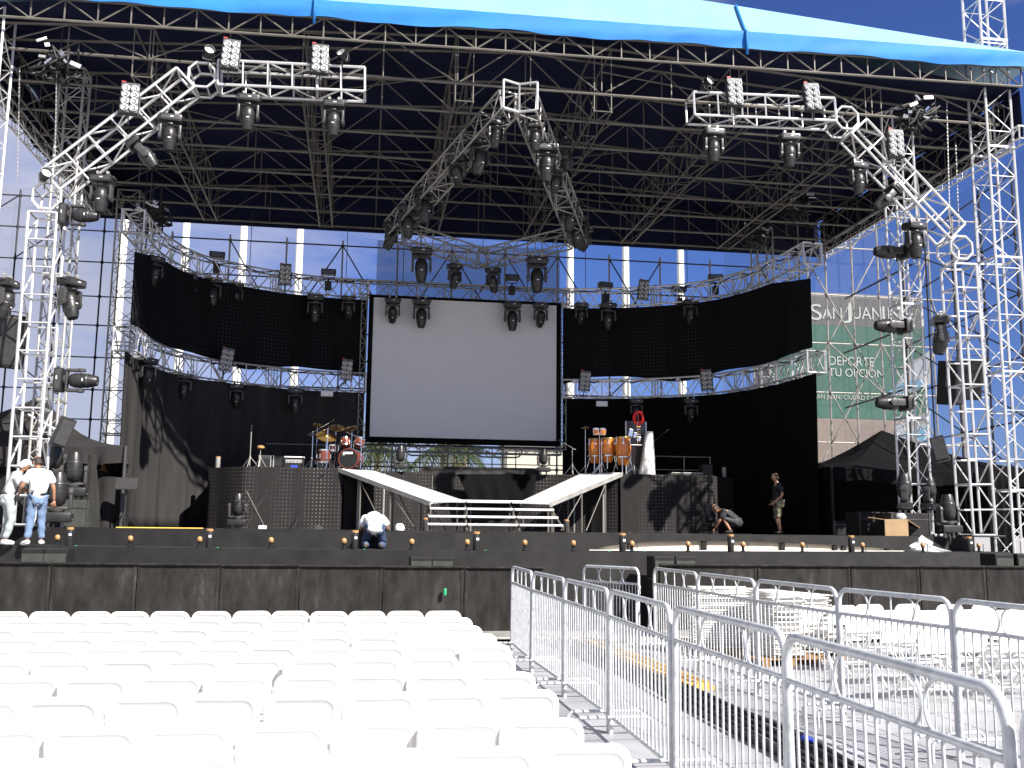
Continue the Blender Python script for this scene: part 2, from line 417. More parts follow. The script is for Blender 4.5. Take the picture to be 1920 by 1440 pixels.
# more cloud towards the left of the stage
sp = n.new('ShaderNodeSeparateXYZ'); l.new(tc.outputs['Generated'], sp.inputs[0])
sm = n.new('ShaderNodeMath'); sm.operation = 'MULTIPLY_ADD'; sm.inputs[1].default_value = -.62; sm.inputs[2].default_value = .045
l.new(sp.outputs['X'], sm.inputs[0])
sy = n.new('ShaderNodeMapRange'); sy.inputs['From Min'].default_value = .25; sy.inputs['From Max'].default_value = -.35; sy.inputs['To Min'].default_value = 0; sy.inputs['To Max'].default_value = .24; l.new(sp.outputs['Y'], sy.inputs['Value'])  # cloud added in the unseen sky behind the camera to whiten the fill
hz = n.new('ShaderNodeMapRange'); hz.inputs['From Min'].default_value = .13; hz.inputs['From Max'].default_value = .03; hz.inputs['To Min'].default_value = 0; hz.inputs['To Max'].default_value = .2; l.new(sp.outputs['Z'], hz.inputs['Value'])
h2 = n.new('ShaderNodeMapRange'); h2.inputs['From Min'].default_value = .40; h2.inputs['From Max'].default_value = .52; h2.inputs['To Min'].default_value = 0; h2.inputs['To Max'].default_value = .15; l.new(sp.outputs['Z'], h2.inputs['Value'])
h3 = n.new('ShaderNodeMath'); l.new(hz.outputs[0], h3.inputs[0]); l.new(h2.outputs[0], h3.inputs[1]); hz = h3
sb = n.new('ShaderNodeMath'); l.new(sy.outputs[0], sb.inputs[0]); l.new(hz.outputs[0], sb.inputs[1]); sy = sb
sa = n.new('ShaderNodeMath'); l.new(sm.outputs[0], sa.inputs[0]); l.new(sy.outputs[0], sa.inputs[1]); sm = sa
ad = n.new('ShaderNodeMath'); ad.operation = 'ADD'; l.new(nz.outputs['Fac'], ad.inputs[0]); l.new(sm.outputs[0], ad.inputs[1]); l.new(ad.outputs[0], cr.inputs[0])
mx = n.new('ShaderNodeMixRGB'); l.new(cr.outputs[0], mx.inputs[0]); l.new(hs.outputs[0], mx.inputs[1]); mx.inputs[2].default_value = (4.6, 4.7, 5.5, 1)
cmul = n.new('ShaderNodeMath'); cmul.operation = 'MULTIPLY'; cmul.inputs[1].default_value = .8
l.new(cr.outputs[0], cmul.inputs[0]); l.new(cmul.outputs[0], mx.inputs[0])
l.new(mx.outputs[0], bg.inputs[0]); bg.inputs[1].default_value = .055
sd = bpy.data.lights.new('sun', 'SUN'); sd.energy = 4.6; sd.angle = R(.5); sd.color = (1, .955, .88)
so = bpy.data.objects.new('sun', sd); col.objects.link(so); so.rotation_euler = (-SUN).to_track_quat('-Z', 'Y').to_euler(); so.location = (20, -20, 40)
vs = sc.view_settings; vs.view_transform = 'Standard'; vs.look = 'None'; vs.exposure = 1.35; vs.gamma = 1; vs.use_curve_mapping = False
sc.cycles.max_bounces = 6; sc.cycles.transparent_max_bounces = 8

K1, K2 = 1.12, 1.16
def KK(x, y, z, s=K2): return Vector((x*s, y*s, CH+(z-CH)*s))

# ------------------------------------------------------------------ ground, deck, stage
m = MB(); m.add([(-900, -300, 0), (900, -300, 0), (900, 1800, 0), (-900, 1800, 0)], [(0, 1, 2, 3)])
tag(m.build('ground', 'concrete'), kind='structure')
m = MB(); m.add([(-13, -3, .004), (14.5, -3, .004), (14.5, 16.55, .004), (-13, 16.55, .004)], [(0, 1, 2, 3)])
tag(m.build('seating_deck', 'deck_panels'), kind='structure')

CX = 3.3
def arc(y0, rad, x): return y0+(rad-math.sqrt(rad*rad-(x-CX)**2))
XL, XR = -8.6, 15.6
xs = [XL+(XR-XL)*i/60 for i in range(61)]
stage = thing('concert_stage', 'wide black concert stage with stepped curved front edge under the lighting trusses', 'stage', (CX, 24, 0))
SO = Vector((-CX, -24, 0))
def stage_part(poly, z0, z1, name, mt):
    mb = MB(); mb.prism([(p[0]-CX, p[1]-24) for p in poly], z0, z1); return mb.build(name, mt, stage)
lowY = lambda x: arc(18.75, 24, x)
upY = lambda x: arc(20.15, 24, x)
stage_part([(x, lowY(x)) for x in xs]+[(XR, 25), (XL, 25)], 0, 1.475, 'front_ledge', 'stage_black')
ZS = 1.835
# upper deck: a thin slab, then the step face with the raised skirt to the right of the middle
stage_part([(x, upY(x)) for x in xs]+[(XR+2, 36.5), (XL-2, 36.5)], ZS-.03, ZS, 'upper_deck', 'stage_floor')
def skirt_bottom(x):
    a, b = 4.9, 13.2
    if x <= a or x >= b: return 1.475
    t = (x-a)/(b-a); h = .165*math.sin(pi*min(1, t*1.15)**.55) if t < .87 else .165*math.sin(pi*.999**.55)*(1-(t-.87)/.13)
    t2 = math.sin(pi*t**.6)**.8
    return 1.475+.215*t2
rows = [[Vector((x-CX, upY(x)-24-.004, ZS-.03)) for x in xs], [Vector((x-CX, upY(x)-24-.004, skirt_bottom(x))) for x in xs]]
back = [[Vector((p.x, p.y+.03, p.z)) for p in rows[1]], [Vector((p.x, p.y+.03, p.z)) for p in rows[0]]]
mb = MB(); mb.grid(rows+back); mb.build('step_skirt', 'stage_black', stage)
mb = MB()
xx = [4.7+8.8*i/30 for i in range(31)]
mb.prism([(x-CX, upY(x)-24+.10) for x in xx]+[(x-CX, upY(x)-24+.13) for x in reversed(xx)], 1.478, ZS-.035); mb.build('fascia_board', 'pale_wood', stage)
mb = MB(); mb.prism([(x-CX, upY(x)-24-.02) for x in xx]+[(x-CX, upY(x)-24+.095) for x in reversed(xx)], 1.478, 1.49); mb.build('sunlit_strip', 'sunlit_white', stage)  # thin white strip added to imitate the sunlit foot of the fascia board
for x in (5.6, 7.3, 9.25, 10.7, 10.95, 12.3):
    mb = MB(); mb.box((x-CX, upY(x)-24+.055, 1.645), (.10, .08, .30)); mb.build('post', 'box_black', stage)
mb = MB(); mb.box((-4.15-CX, upY(-4.15)-24+.5, ZS+.012), (1.75, .05, .02)); mb.build('edge_trim', 'tape_yellow', stage)

# ------------------------------------------------------------------ plywood barricade in front of the stage
def barricade(x0, x1, y0, y1, h, label):
    t = thing('barricade_panel', label, 'barricade', ((x0+x1)/2, (y0+y1)/2, 0), math.atan2(y1-y0, x1-x0), 'black plywood crowd barricade')
    wd = math.hypot(x1-x0, y1-y0)-.012
    mb = MB(); mb.box((0, 0, .06+h/2), (wd, .03, h-.06), ch=.006); mb.build('panel', 'barricade_ply', t)
    mb = MB(); mb.box((0, -.02, h+.012), (wd, .09, .03), ch=.006); mb.build('top_rail', 'barricade_ply', t)
    mb = MB(); mb.box((0, -.55, .12), (wd, 1.05, .03), ch=.006); mb.build('step_plate', 'alu_dull', t)
    for sx in (-1, 1):
        mb = MB(); mb.box((sx*(wd/2-.028), -.019, .06+h/2), (.05, .012, h-.08), ch=.003); mb.build('edge_batten', 'barricade_ply', t)
    for sx in (-1, 1):
        mb = MB(); mb.box((sx*(wd/2-.03), .06, h/2), (.05, .07, h-.1)); mb.tube((sx*(wd/2-.03), .05, h*.85), (sx*(wd/2-.03), 1.0, .08), .02); mb.build('brace', 'box_black', t)
bx = [-7.25, -5.82, -4.98, -3.63, -2.29, -.98, .42, 1.83, 3.24]
bx = [-7.75, -6.35, -4.98, -3.63, -2.29, -.98, .42, 1.83, 3.24]
for i in range(8):
    barricade(bx[i], bx[i+1], 17.45, 17.45, 1.25-.006*i, 'scuffed black plywood barricade panel, %s from the left behind the main seating block' % ordinal(i))
for i, (a, b) in enumerate(((5.35, 7.2), (7.2, 9.02), (9.02, 10.4), (10.4, 11.75), (11.75, 13.1), (13.1, 14.4))):
    barricade(a, b, 17.45, 17.45, 1.27, 'worn black plywood barricade panel, %s from the gap behind the right chairs' % ordinal(i))
mb = MB(); mb.lathe([(.02, 0), (.033, .008), (.033, .112), (.027, .122)], (0, 0, 0), 12)
c = mb.build('drink_can', 'green_can', smooth=40, loc=at(834, 1110, 17.36)+Vector((0, -.02, -.06)))
tag(c, 'small green drink can tucked against the black barricade panels', 'can')

# front fill speaker pairs
def speaker_box(loc, dims, label, rz=0, name='front_speaker', grille='case_grey', group=None):
    t = thing(name, label, 'speaker', loc, rz, group)
    mb = MB(); mb.box((0, 0, dims[2]/2), dims, ch=.02); mb.build('cabinet', 'box_black', t)
    mb = MB(); mb.box((0, -dims[1]/2-.006, dims[2]/2), (dims[0]*.9, .014, dims[2]*.88), ch=.004); mb.build('grille', grille, t)
    for s in (-1, 1):
        mb = MB(); mb.box((s*(dims[0]/2+.003), 0, dims[2]*.7), (.012, .16, .05)); mb.build('handle', 'fixture_grey', t)
    return t
for px, nm in ((64, 'far left'), (104, 'far left'), (790, 'centre'), (830, 'centre'), (1244, 'right of the steel barriers'), (1284, 'right of the steel barriers'), (1880, 'far right'), (1921, 'far right')):
    p = at(px, 1040, 18.05)
    speaker_box((p.x, p.y+.2, 0), (.40, .5, CH+.05+(at(px, 1034 if px < 200 else 1049 if px < 1000 else 1048 if px < 1500 else 1043, 18.05).z-CH)),
                'black front fill speaker, %s one of the %s pair' % ('left' if px in (64, 790, 1244, 1880) else 'right', nm), group='front fill speakers')

# ------------------------------------------------------------------ things along the stage lip
cans = [130, 392, 665, 893, 1167, 1370, 1596, 1817]
where = ['beside the two men at far left', 'below the left riser', 'behind the kneeling man', 'below the stairs', 'at the left end of the pale recess', 'over the pale recess, below the crouching man', 'over the pale recess, below the flight case', 'at far right below the truss tower']
for i, px in enumerate(cans):
    p0 = at(px, 1020, 20); X = p0.x
    for _ in range(4): Y = lowY(X)+.42; X = at(px, 1020, Y).x
    t = thing('effect_canister', 'black upright stage canister with tan cap, ' + where[i], 'canister', (X, Y, 1.476), 0, 'effect canisters along the stage lip')
    mb = MB(); mb.lathe([(.062, 0), (.066, .01), (.066, .32), (.06, .335)], n=14); mb.build('tube', 'fixture', t, 40)
    mb = MB(); mb.lathe([(.068, .318), (.068, .355), (.05, .362)], n=14); mb.build('cap', 'amber', t, 40)
    mb = MB(); mb.box((.02, -.066, .22), (.05, .012, .045)); mb.build('sticker', 'white_paint', t)
bulbs = [107, 244, 374, 508, 645, 772, 876, 984, 1075, 1185, 1290, 1393, 1504, 1617, 1730, 1835]
bt = thing('footlight', 'x', 'stage light')
mb = MB(); mb.lathe([(.05, 0), (.055, .02), (.03, .03), (.028, .10), (.04, .115)], n=12); mb.build('base', 'black_metal', bt, 40)
mb = MB(); mb.lathe([(.02, .10), (.045, .125), (.052, .16), (.04, .20), (.015, .215)], n=12); mb.build('bulb', 'amber', bt, 60)
mb = MB(); mb.tube((.10, 0, 0), (.10, 0, .19), .008); mb.build('pin', 'black_metal', bt)
note(bt)
for i, px in enumerate(bulbs):
    o = bt if i == 0 else dup(bt)
    X = at(px, 1020, 20).x
    for _ in range(4): Y = lowY(X)+.33; X = at(px, 1020, Y).x
    o.location = (X, Y, 1.476); o.rotation_euler.z = random.uniform(-.5, .5)
    tag(o, 'small amber capped footlight on the stage lip, %s from the left' % (ordinal(i) if i < 15 else 'sixteenth'), 'stage light', 'footlights along the stage lip')
for i, (px, py) in enumerate(((143, 1023), (408, 1029), (683, 1031), (910, 1034), (1142, 1035), (1208, 1035), (1845, 1034))):
    p = at(px, py, 20); X = p.x
    for _ in range(4): Y = lowY(X)+.22; X = at(px, py, Y).x
    mb = MB(); mb.box((0, 0, .009), (.04, .04, .017), ch=.004)
    c = mb.build('tape_marker', 'green_can', loc=(X, Y, 1.476)); tag(c, 'tiny green marker on the black stage lip beside the %s canister' % ordinal(min(i, 7)), 'marker', 'green markers on the stage lip')

# ------------------------------------------------------------------ roof
FY = 22.3          # front edge of the roof
RY = 33.9
XA, XB = -9.2, 16.9
XM = 3.9
roof = thing('stage_roof', 'large blue tarpaulin stage roof on a grey steel truss grid above the stage', 'roof', (XM, FY, 12.3))
def rl(x, y, z): return Vector((x-XM, y-FY, z-12.3))
zb, zt = 12.35, 13.35
front_b, front_t = lambda x: 13.40+.015*(x-XM), lambda x: 13.92+.015*(x-XM)
mb = MB(); flat_truss(mb, rl(XA, FY, front_b(XA)), rl(XB, FY, front_b(XB)), rl(XA, FY, front_t(XA)), rl(XB, FY, front_t(XB)), 36, .032, .02)
mb.build('front_truss', 'roof_steel', roof)
crossY = [FY+.6, 23.7, 25.4, 27.1, 28.9, 30.6, 32.3, RY]
for i, y in enumerate(crossY):
    mb = MB(); nb = 14
    zb_ = zb if i else 12.75
    X0, X1 = XA+.3, XB-.3
    def top(x): return zt+.75*(1-abs(x-XM)/((X1-X0)/2))
    mb.tube(rl(X0, y, zb_), rl(X1, y, zb_), .036, 6)
    mb.poly([rl(X0, y, zt), rl(XM, y, top(XM)), rl(X1, y, zt)], .034, 6)
    for k in range(nb+1):
        x = X0+(X1-X0)*k/nb
        mb.tube(rl(x, y, zb_), rl(x, y, top(x)), .018, 5, caps=False)
        if k < nb:
            x2 = X0+(X1-X0)*(k+1)/nb
            a, b = (rl(x, y, zb_), rl(x2, y, top(x2))) if k % 2 == 0 else (rl(x, y, top(x)), rl(x2, y, zb_))
            mb.tube(a, b, .02, 5, caps=False)
    if 0 < i < len(crossY):   # horizontal bracing between this truss and the one in front
        y0 = crossY[i-1]; nn = 7
        for k in range(nn):
            x, x2 = X0+(X1-X0)*k/nn, X0+(X1-X0)*(k+1)/nn
            a, b = (x, x2) if (k+i) % 2 else (x2, x)
            if k % 3 == i % 3: mb.tube(rl(a, y0, zt), rl(b, y, zt), .018, 5, caps=False)
    mb.build('cross_truss', 'roof_steel', roof)
for k, x in enumerate((XA+.35, -5.4, -1.5, 2.2, 5.7, 9.3, 13.0, XB-.35)):
    mb = MB(); tz = zt+.75*(1-abs(x-XM)/13)-.05
    off = .22
    for s in (-1, 1):
        flat_truss(mb, rl(x+s*off, FY+.6, zb-.05), rl(x+s*off, RY, zb-.05), rl(x+s*off, FY+.6, tz), rl(x+s*off, RY, tz), 7, .028, .016)
    for q in range(8):
        y = FY+.6+(RY-FY-.6)*q/7
        mb.tube(rl(x-off, y, zb-.05), rl(x+off, y, zb-.05), .015, 5, caps=False); mb.tube(rl(x-off, y, tz), rl(x+off, y, tz), .015, 5, caps=False)
    mb.build('long_truss', 'roof_steel', roof)
# dark lining under the tarpaulin, sagging between the trusses
rows = []; ny, nx = 42, 64
for i in range(ny+1):
    y = FY+.05+(RY+.25-FY)*i/ny; r = []
    ph = math.sin(pi*(y-FY-.6)/1.72)**2
    for j in range(nx+1):
        x = XA+(XB-XA)*j/nx
        r.append(rl(x, y, zt+.16+.78*(1-abs(x-XM)/13.05)+.10*ph+.03*math.sin(x*2.1+y)))
    rows.append(r)
mb = MB(); mb.grid(rows); mb.build('lining', 'navy_lining', roof, True)
mb = MB(); mb.grid([[rl(XA, FY+.1+11.6*i/20, zt+.2) for i in range(21)], [rl(XA-.02, FY+.1+11.6*i/20, zb-.1+.05*math.sin(i*1.9)) for i in range(21)]]); mb.build('side_skirt', 'navy_lining', roof, True)
mb = MB(); mb.grid([[rl(XB, FY+.1+11.6*i/20, zt+.2) for i in range(21)], [rl(XB+.02, FY+.1+11.6*i/20, zb-.1+.05*math.sin(i*1.9)) for i in range(21)]]); mb.build('side_skirt', 'navy_lining', roof, True)
mb = MB(); mb.grid([[rl(XA+(XB-XA)*i/40, RY+.3, zt+.9*(1-abs(XA+(XB-XA)*i/40-XM)/13.05)+.7) for i in range(41)], [rl(XA+(XB-XA)*i/40, RY+.32, zb-.08) for i in range(41)]]); mb.build('rear_skirt', 'navy_lining', roof, True)
for x in (XA, XB):
    mb = MB(); box_truss(mb, [rl(x, FY, zb-.02), rl(x, RY, zb-.02)], .34, step=.5, rc=.026, rl=.014); mb.build('eave_truss', 'alu', roof)
# blue tarpaulin: hipped front slope, two side slopes, and the hanging valance
eave = lambda x: front_t(x)+.35
apex = rl(XM, FY+.9, 16.05)
def lerp3(a, b, c, u, v): return a*(1-u-v)+b*u+c*v
def front_rows(x0, x1, n=44, mrows=22):
    rows = []
    for i in range(mrows+1):
        t = i/mrows; r = []
        for j in range(n+1):
            x = x0+(x1-x0)*j/n
            b = rl(x, FY-.12, eave(x)); half = (XM-XA+.4) if x < XM else (XB+.7-XM)
            tm = max(0., 1-abs(x-XM)/half); a = b+Vector((0, 1.02, apex.z-rl(0, 0, eave(XM)).z))*t*tm
            pin = math.exp(-t*9)*(.03*math.sin(x*9)+.02*math.sin(x*23+1))
            sag = -.28*math.sin(pi*t)*(.6+.4*math.sin(x*.9))*tm
            a = a+Vector((0, pin*tm*.6+.012*math.sin(x*31)*math.exp(-t*14)*max(0, math.sin(x*3.7+1)), sag*.12))
            r.append(a)
        rows.append(r)
    return rows
for (x0, x1) in ((XA-.4, -1.45), (-1.43, 9.2), (9.22, XB+.7)):
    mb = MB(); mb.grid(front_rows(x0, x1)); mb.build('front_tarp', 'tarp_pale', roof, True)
ridge_b = rl(XM, RY+.2, 15.3)
for X in (XA-.4, XB+.7):
    rows = []
    for i in range(17):
        t = i/16
        rows.append([rl(X, FY-.12, eave(X)).lerp(rl(X, RY+.2, eave(X)), j/14).lerp(apex.lerp(ridge_b, j/14), t)+Vector((0, 0, -.3*math.sin(pi*t))) for j in range(15)])
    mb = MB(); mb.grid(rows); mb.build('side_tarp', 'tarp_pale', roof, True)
for k, (x0, x1) in enumerate(((XA-.6, -1.46), (-1.42, 9.19), (9.23, XB+.9))):
    rows = []
    for i in range(9):
        t = i/8; r = []
        for j in range(91):
            x = x0+(x1-x0)*j/90
            d = .45+.03*math.sin(x*1.3+k)
            r.append(rl(x, FY-.16-.015*math.sin(pi*t)-.02*math.sin(x*1.7+t*2+k)*t-.012*math.sin(x*.8+5*t)-.006*math.sin(x*7.3+2*math.sin(x*1.9)+t*5), eave(x)+.02-d*t+.015*math.sin(x*4.2)*t))
        rows.append(r)
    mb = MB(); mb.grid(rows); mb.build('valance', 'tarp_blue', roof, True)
for x in (-1.44, 9.21):
    mb = MB(); mb.poly([rl(x, FY-.22, eave(x)-.62), rl(x, FY-.22, eave(x)), rl(x, FY-.16, eave(x)+.05)]+[rl(x, FY-.12, eave(x))+Vector((0, 1.02, 1.78))*t+Vector((0, -.04, .0)) for t in (.05, .2, .4, .6)], .035, 6); mb.build('seam', 'tarp_blue', roof, True)

# roof towers and inner towers
def tower(cx, cy, z0, z1, wd, mt, label, step=.62, rc=.032, group='roof support towers', ladder=()):
    t = thing('truss_tower', label, 'truss tower', (cx, cy, z0), 0, group)
    mb = MB(); box_truss(mb, [(0, 0, .06), (0, 0, z1-z0)], wd, Vector((0, 1, 0)), step, rc, .014, ladder); mb.build('mast', mt, t)
    mb = MB(); mb.box((0, 0, .03), (wd+.4, wd+.4, .06), ch=.01); mb.build('base_plate', 'alu_dull', t)
    for s in range(1, int((z1-z0)/3)):
        mb = MB()
        for (a, b) in ((-1, 0), (1, 0), (0, -1), (0, 1)): mb.box((a*wd/2, b*wd/2, s*3.0), (wd+.06 if b else .05, wd+.06 if a else .05, .05))
        mb.build('joint_collar', mt, t)
    return t
tower(16.35, 22.9, 0, 18.6, .72, 'alu', 'bright aluminium lattice tower at the far right corner rising above the blue roof', rc=.036)
tower(-8.75, 22.9, 0, 13.6, .72, 'alu', 'bright aluminium lattice tower cut by the left edge of the view')
tower(14.05, 23.6, ZS, 13.2, .56, 'alu', 'bright lattice tower with moving lights on its left side, inside the right arch')
tower(-7.45, 24.9, ZS, 13.2, .56, 'alu_dull', 'lattice tower standing behind the left arch leg', step=.55)  # duller metal here puts the roof's shade into the colour
p = at(216, 800, 33.6); tower(p.x, 33.6, ZS, 13.0, .70, 'alu_dull', 'grey lattice tower left of the black curtains, in front of a white pole', step=.55)
p = at(1432, 600, 33.6); tower(p.x, 33.6, ZS, 13.0, .60, 'alu_dull', 'grey lattice tower rising behind the right black curtain', step=.55)
# chain motors
for i, (px, y0, y1, Y) in enumerate(((107, 100, 330, 22.9), (37, 130, 340, 23.2), (1775, 190, 420, 22.9), (1792, 270, 430, 23.3))):
    a, b = at(px, y0, Y), at(px+ (6 if px > 1000 else -4), y1, Y)
    mb = MB(); N = int((a-b).length/.05)
    for k in range(N):
        q = a.lerp(b, k/N); mb.box((q.x-a.x, 0, q.z-a.z), (.03, .012, .036) if k % 2 else (.012, .03, .036))
    t = mb.build('hoist_chain', 'alu_dull', loc=a); tag(t, 'thin hoist chain hanging under the roof, %s' % ('beside the left tower', 'nearest the left edge', 'right of the arch diagonal', 'short one beside the right arch leg')[i], 'chain', 'hoist chains')

# ------------------------------------------------------------------ truss arches
def cable_pile(px, py, Y, label, seed):
    rd = random.Random(seed); t = thing('cable_bundle', label, 'cable bundle', at(px, py, Y), 0, 'tangled cable bundles under the roof')
    for k in range(9):
        pts = [Vector((rd.uniform(-.55, .55), rd.uniform(-.4, .4), rd.uniform(-.5, .35))) for _ in range(6)]
        q = [pts[0]]
        for i in range(1, 6): q += [pts[i-1].lerp(pts[i], .5)+Vector((0, 0, -.08)), pts[i]]
        mb = MB(); mb.poly(q, .03, 6); mb.build('cable', 'rubber', t, True)
    for k in range(7):
        mb = MB(); mb.box((rd.uniform(-.5, .5), -.42+rd.uniform(-.05, .1), rd.uniform(-.3, .35)), (rd.uniform(.05, .28), .03, rd.uniform(.04, .10)), Euler((0, rd.uniform(-.9, .9), rd.uniform(-.5, .5))).to_matrix(), ch=.006); mb.build('clamp_plate', ('alu', 'chrome', 'banner_flag')[k % 3], t)
    mb = MB(); mb.lathe([(.14, -.2), (.16, -.15), (.16, .15), (.14, .2)], (0, 0, .1), 14, Matrix.Rotation(R(90), 3, 'Y')); mb.tube((0, 0, .1), (0, 0, 1.0), .02); mb.build('hoist_motor', 'black_metal', t, 40)
for a_ in ((112, 118, 22.95, 'tangled cables and hoist at the upper left, beside the left tower', 1), (1715, 215, 22.95, 'tangled cables and hoist at the upper right, beside the right arch diagonal', 2), (1490, 385, 30.5, 'tangled cables and hoist under the rear right of the roof, the higher one', 3), (1415, 438, 32.5, 'tangled cables and hoist under the rear right of the roof, the lower one', 4), (285, 400, 29.5, 'tangled cables and hoist above the front end of the left curved truss', 5)): cable_pile(*a_)
def corner_block(mb, c, w):
    c = Vector(c); h = w/2
    for a in (-1, 1):
        pts = [c+Vector((x*h, a*h, z*h)) for x, z in ((-.45, -1), (.45, -1), (1, -.45), (1, .45), (.45, 1), (-.45, 1), (-1, .45), (-1, -.45))]
        mb.poly(pts, .034, 6, closed=True)
    for x, z in ((-.45, -1), (.45, -1), (1, -.45), (1, .45), (.45, 1), (-.45, 1), (-1, .45), (-1, -.45)):
        mb.tube(c+Vector((x*h, -h, z*h)), c+Vector((x*h, h, z*h)), .022, 5)
def arch(label, leg0, leg1, d0, d1, h0, h1):
    Y = 22.75; o = Vector((leg0[0], Y, ZS))
    t = thing('truss_arch', label, 'truss arch', o, 0, 'truss arches framing the stage')
    P = lambda q: Vector((q[0]-o.x, 0, q[1]-o.z))
    W = .60
    for nm, a, b in (('leg', leg0, leg1), ('diagonal', d0, d1), ('top_beam', h0, h1)):
        mb = MB(); up = Vector((0, 1, 0)); box_truss(mb, [P(a), P(b)], W, up, .60, .034, .022, ladder=(0, 2)); mb.build(nm, 'alu', t)
    for a, b in ((leg1, d0), (d1, h0)):
        mb = MB(); corner_block(mb, (P(a)+P(b))/2, W*.98); mb.build('corner_block', 'alu', t)
    mb = MB(); mb.box((0, 0, .02), (.9, .9, .04), ch=.01); mb.build('base_plate', 'black_metal', t)
    return t
def xz(px, py): q = at(px, py, 22.75); return (q.x, q.z)
la = arch('bright aluminium truss arch on the left, its short top beam ending in mid air', (xz(52, 900)[0], ZS+.04), xz(88, 405), xz(103, 345), xz(352, 155), xz(412, 146), xz(684, 159))
ra = arch('bright aluminium truss arch on the right, its short top beam ending in mid air', (xz(1832, 990)[0], ZS+.04), xz(1797, 500), xz(1783, 440), xz(1600, 245), xz(1556, 214), xz(1294, 203))

# centre diamond of dark trusses
cen = thing('diamond_truss', 'dark diamond of four trusses hung above the centre of the stage', 'truss', at(975, 185, 22.9))
o = cen.location.copy()
F0, L0, R0_, B0 = at(972, 188, 22.9), at(738, 432, 29.3), at(1085, 445, 29.6), at(905, 487, 31.6)
for a, b in ((F0+Vector((-.2, .1, 0)), L0), (F0+Vector((.2, .1, 0)), R0_), (L0+Vector((.3, .2, 0)), B0), (R0_+Vector((-.3, .2, 0)), B0)):
    mb = MB(); box_truss(mb, [a-o, b-o], .54, step=.5, rc=.030, rl=.018, ladder=(1,)); mb.build('truss_segment', 'alu_dull', cen)
for s in (-1, 1):
    mb = MB(); q = F0-o
    c = [q+Vector((0, -.12, z)) for z in (-.36, .36)]; e = [q+Vector((s*.42, -.32, z)) for z in (-.36, .36)]
    for a, b in ((c[0], c[1]), (e[0], e[1]), (c[0], e[0]), (c[1], e[1])): mb.tube(a, b, .03, 6)
    mb.build('end_frame', 'alu', cen)
for i, (p_, q_) in enumerate(((L0, 1), (R0_, 1), (B0, 1), (F0, 1))):
    mb = MB(); mb.tube(p_-o+Vector((0, 0, .2)), Vector((p_.x-o.x, p_.y-o.y, zb-o.z)), .012, 5); mb.build('hanging_wire', 'black_metal', cen)
# ------------------------------------------------------------------ curved truss runs, curtains and screen
def smooth_path(pts, n=40):
    pts = [Vector(p) for p in pts]; out = []
    P = [pts[0]*2-pts[1]]+pts+[pts[-1]*2-pts[-2]]
    for i in range(1, len(P)-2):
        for k in range(n//(len(pts)-1)):
            t = k/(n//(len(pts)-1)); a, b, c, d = P[i-1], P[i], P[i+1], P[i+2]
            out.append(.5*((2*b)+(c-a)*t+(2*a-5*b+4*c-d)*t*t+(3*b-a-3*c+d)*t**3))
    out.append(pts[-1]); return out
PL = [(-5.45, 23.3), (-5.35, 25.2), (-4.75, 27.0), (-3.7, 27.95), (-2.6, 28.6), (-1.3, 29.0), (.02, 29.12)]
PR = [(11.15, 22.9), (11.0, 24.7), (10.55, 26.3), (9.85, 27.4), (8.6, 28.25), (7.3, 28.75), (5.95, 29.05)]
PL = [(a*K2, b*K2) for a, b in PL]; PR = [(a*K2, b*K2) for a, b in PR]
ZU, ZL = 10.05, 6.80
def curve_truss(P, z, label, dz=0):
    o = Vector((P[3][0], P[3][1], z))
    t = thing('curved_truss', label, 'truss', o, 0, 'curved lighting trusses')
    pts = [Vector((a, b, z+dz*(i/6-.5)))-o for i, (a, b) in enumerate(smooth_path([(p[0], p[1], 0) for p in P], 36) and [(q.x, q.y) for q in smooth_path([(p[0], p[1], 0) for p in P], 36)])]
    pts = [Vector((q.x, q.y, z))-o for q in smooth_path([(p[0], p[1], 0) for p in P], 36)]
    mb = MB(); box_truss(mb, pts, .56, step=.46, rc=.030, rl=.019, h=.62); mb.build('lattice', 'alu', t)
    # square end frame towards the audience
    a, b = pts[0], pts[1]; d = (a-b).normalized(); sd = d.cross(Vector((0, 0, 1)))
    mb = MB(); c = [a+d*.02+sd*x*.30+Vector((0, 0, zz*.32)) for x, zz in ((-1, -1), (1, -1), (1, 1), (-1, 1))]
    mb.poly(c, .032, 6, closed=True); mb.build('end_frame', 'alu', t)
    for i in (12, 24):
        mb = MB(); q, f = pts[i], frames(pts, Vector((0, 0, 1)))[i]
        for e in (-.05, .05):
            tt = f[1].cross(f[2])*e; mb.poly([q+tt+f[1]*x*.29+f[2]*zz*.32 for x, zz in ((-1, -1), (1, -1), (1, 1), (-1, 1))], .02, 5, closed=True)
        mb.build('joint_frame', 'alu_dull', t)
    for i in (3, 20, 33):
        if z > 8:
            mb = MB(); mb.tube(pts[i]+Vector((0, 0, .25)), pts[i]+Vector((0, 0, zb-z)), .012, 5); mb.build('hanging_wire', 'black_metal', t)
        else:
            mb = MB(); mb.tube(pts[i]+Vector((0, 0, .25)), pts[i]+Vector((0, 0, ZU-z-.25)), .008, 5); mb.build('hanging_wire', 'black_metal', t)
    # loose cable looped along the run
    mb = MB(); cb = []
    for i, q in enumerate(pts): cb.append(q+Vector((0, -.2, .28+.07*math.sin(i*1.1)+.03*math.sin(i*2.7))))
    mb.poly(cb, .022, 5); mb.build('cable', 'rubber', t)
    return t
curve_truss(PL, ZU, 'upper left curved truss above the dotted black curtain')
curve_truss(PL, ZL, 'lower left curved truss between dotted curtain and black drape')
curve_truss(PR, ZU, 'upper right curved truss above the dotted black curtain')
curve_truss(PR, ZL, 'lower right curved truss between dotted curtain and black drape')

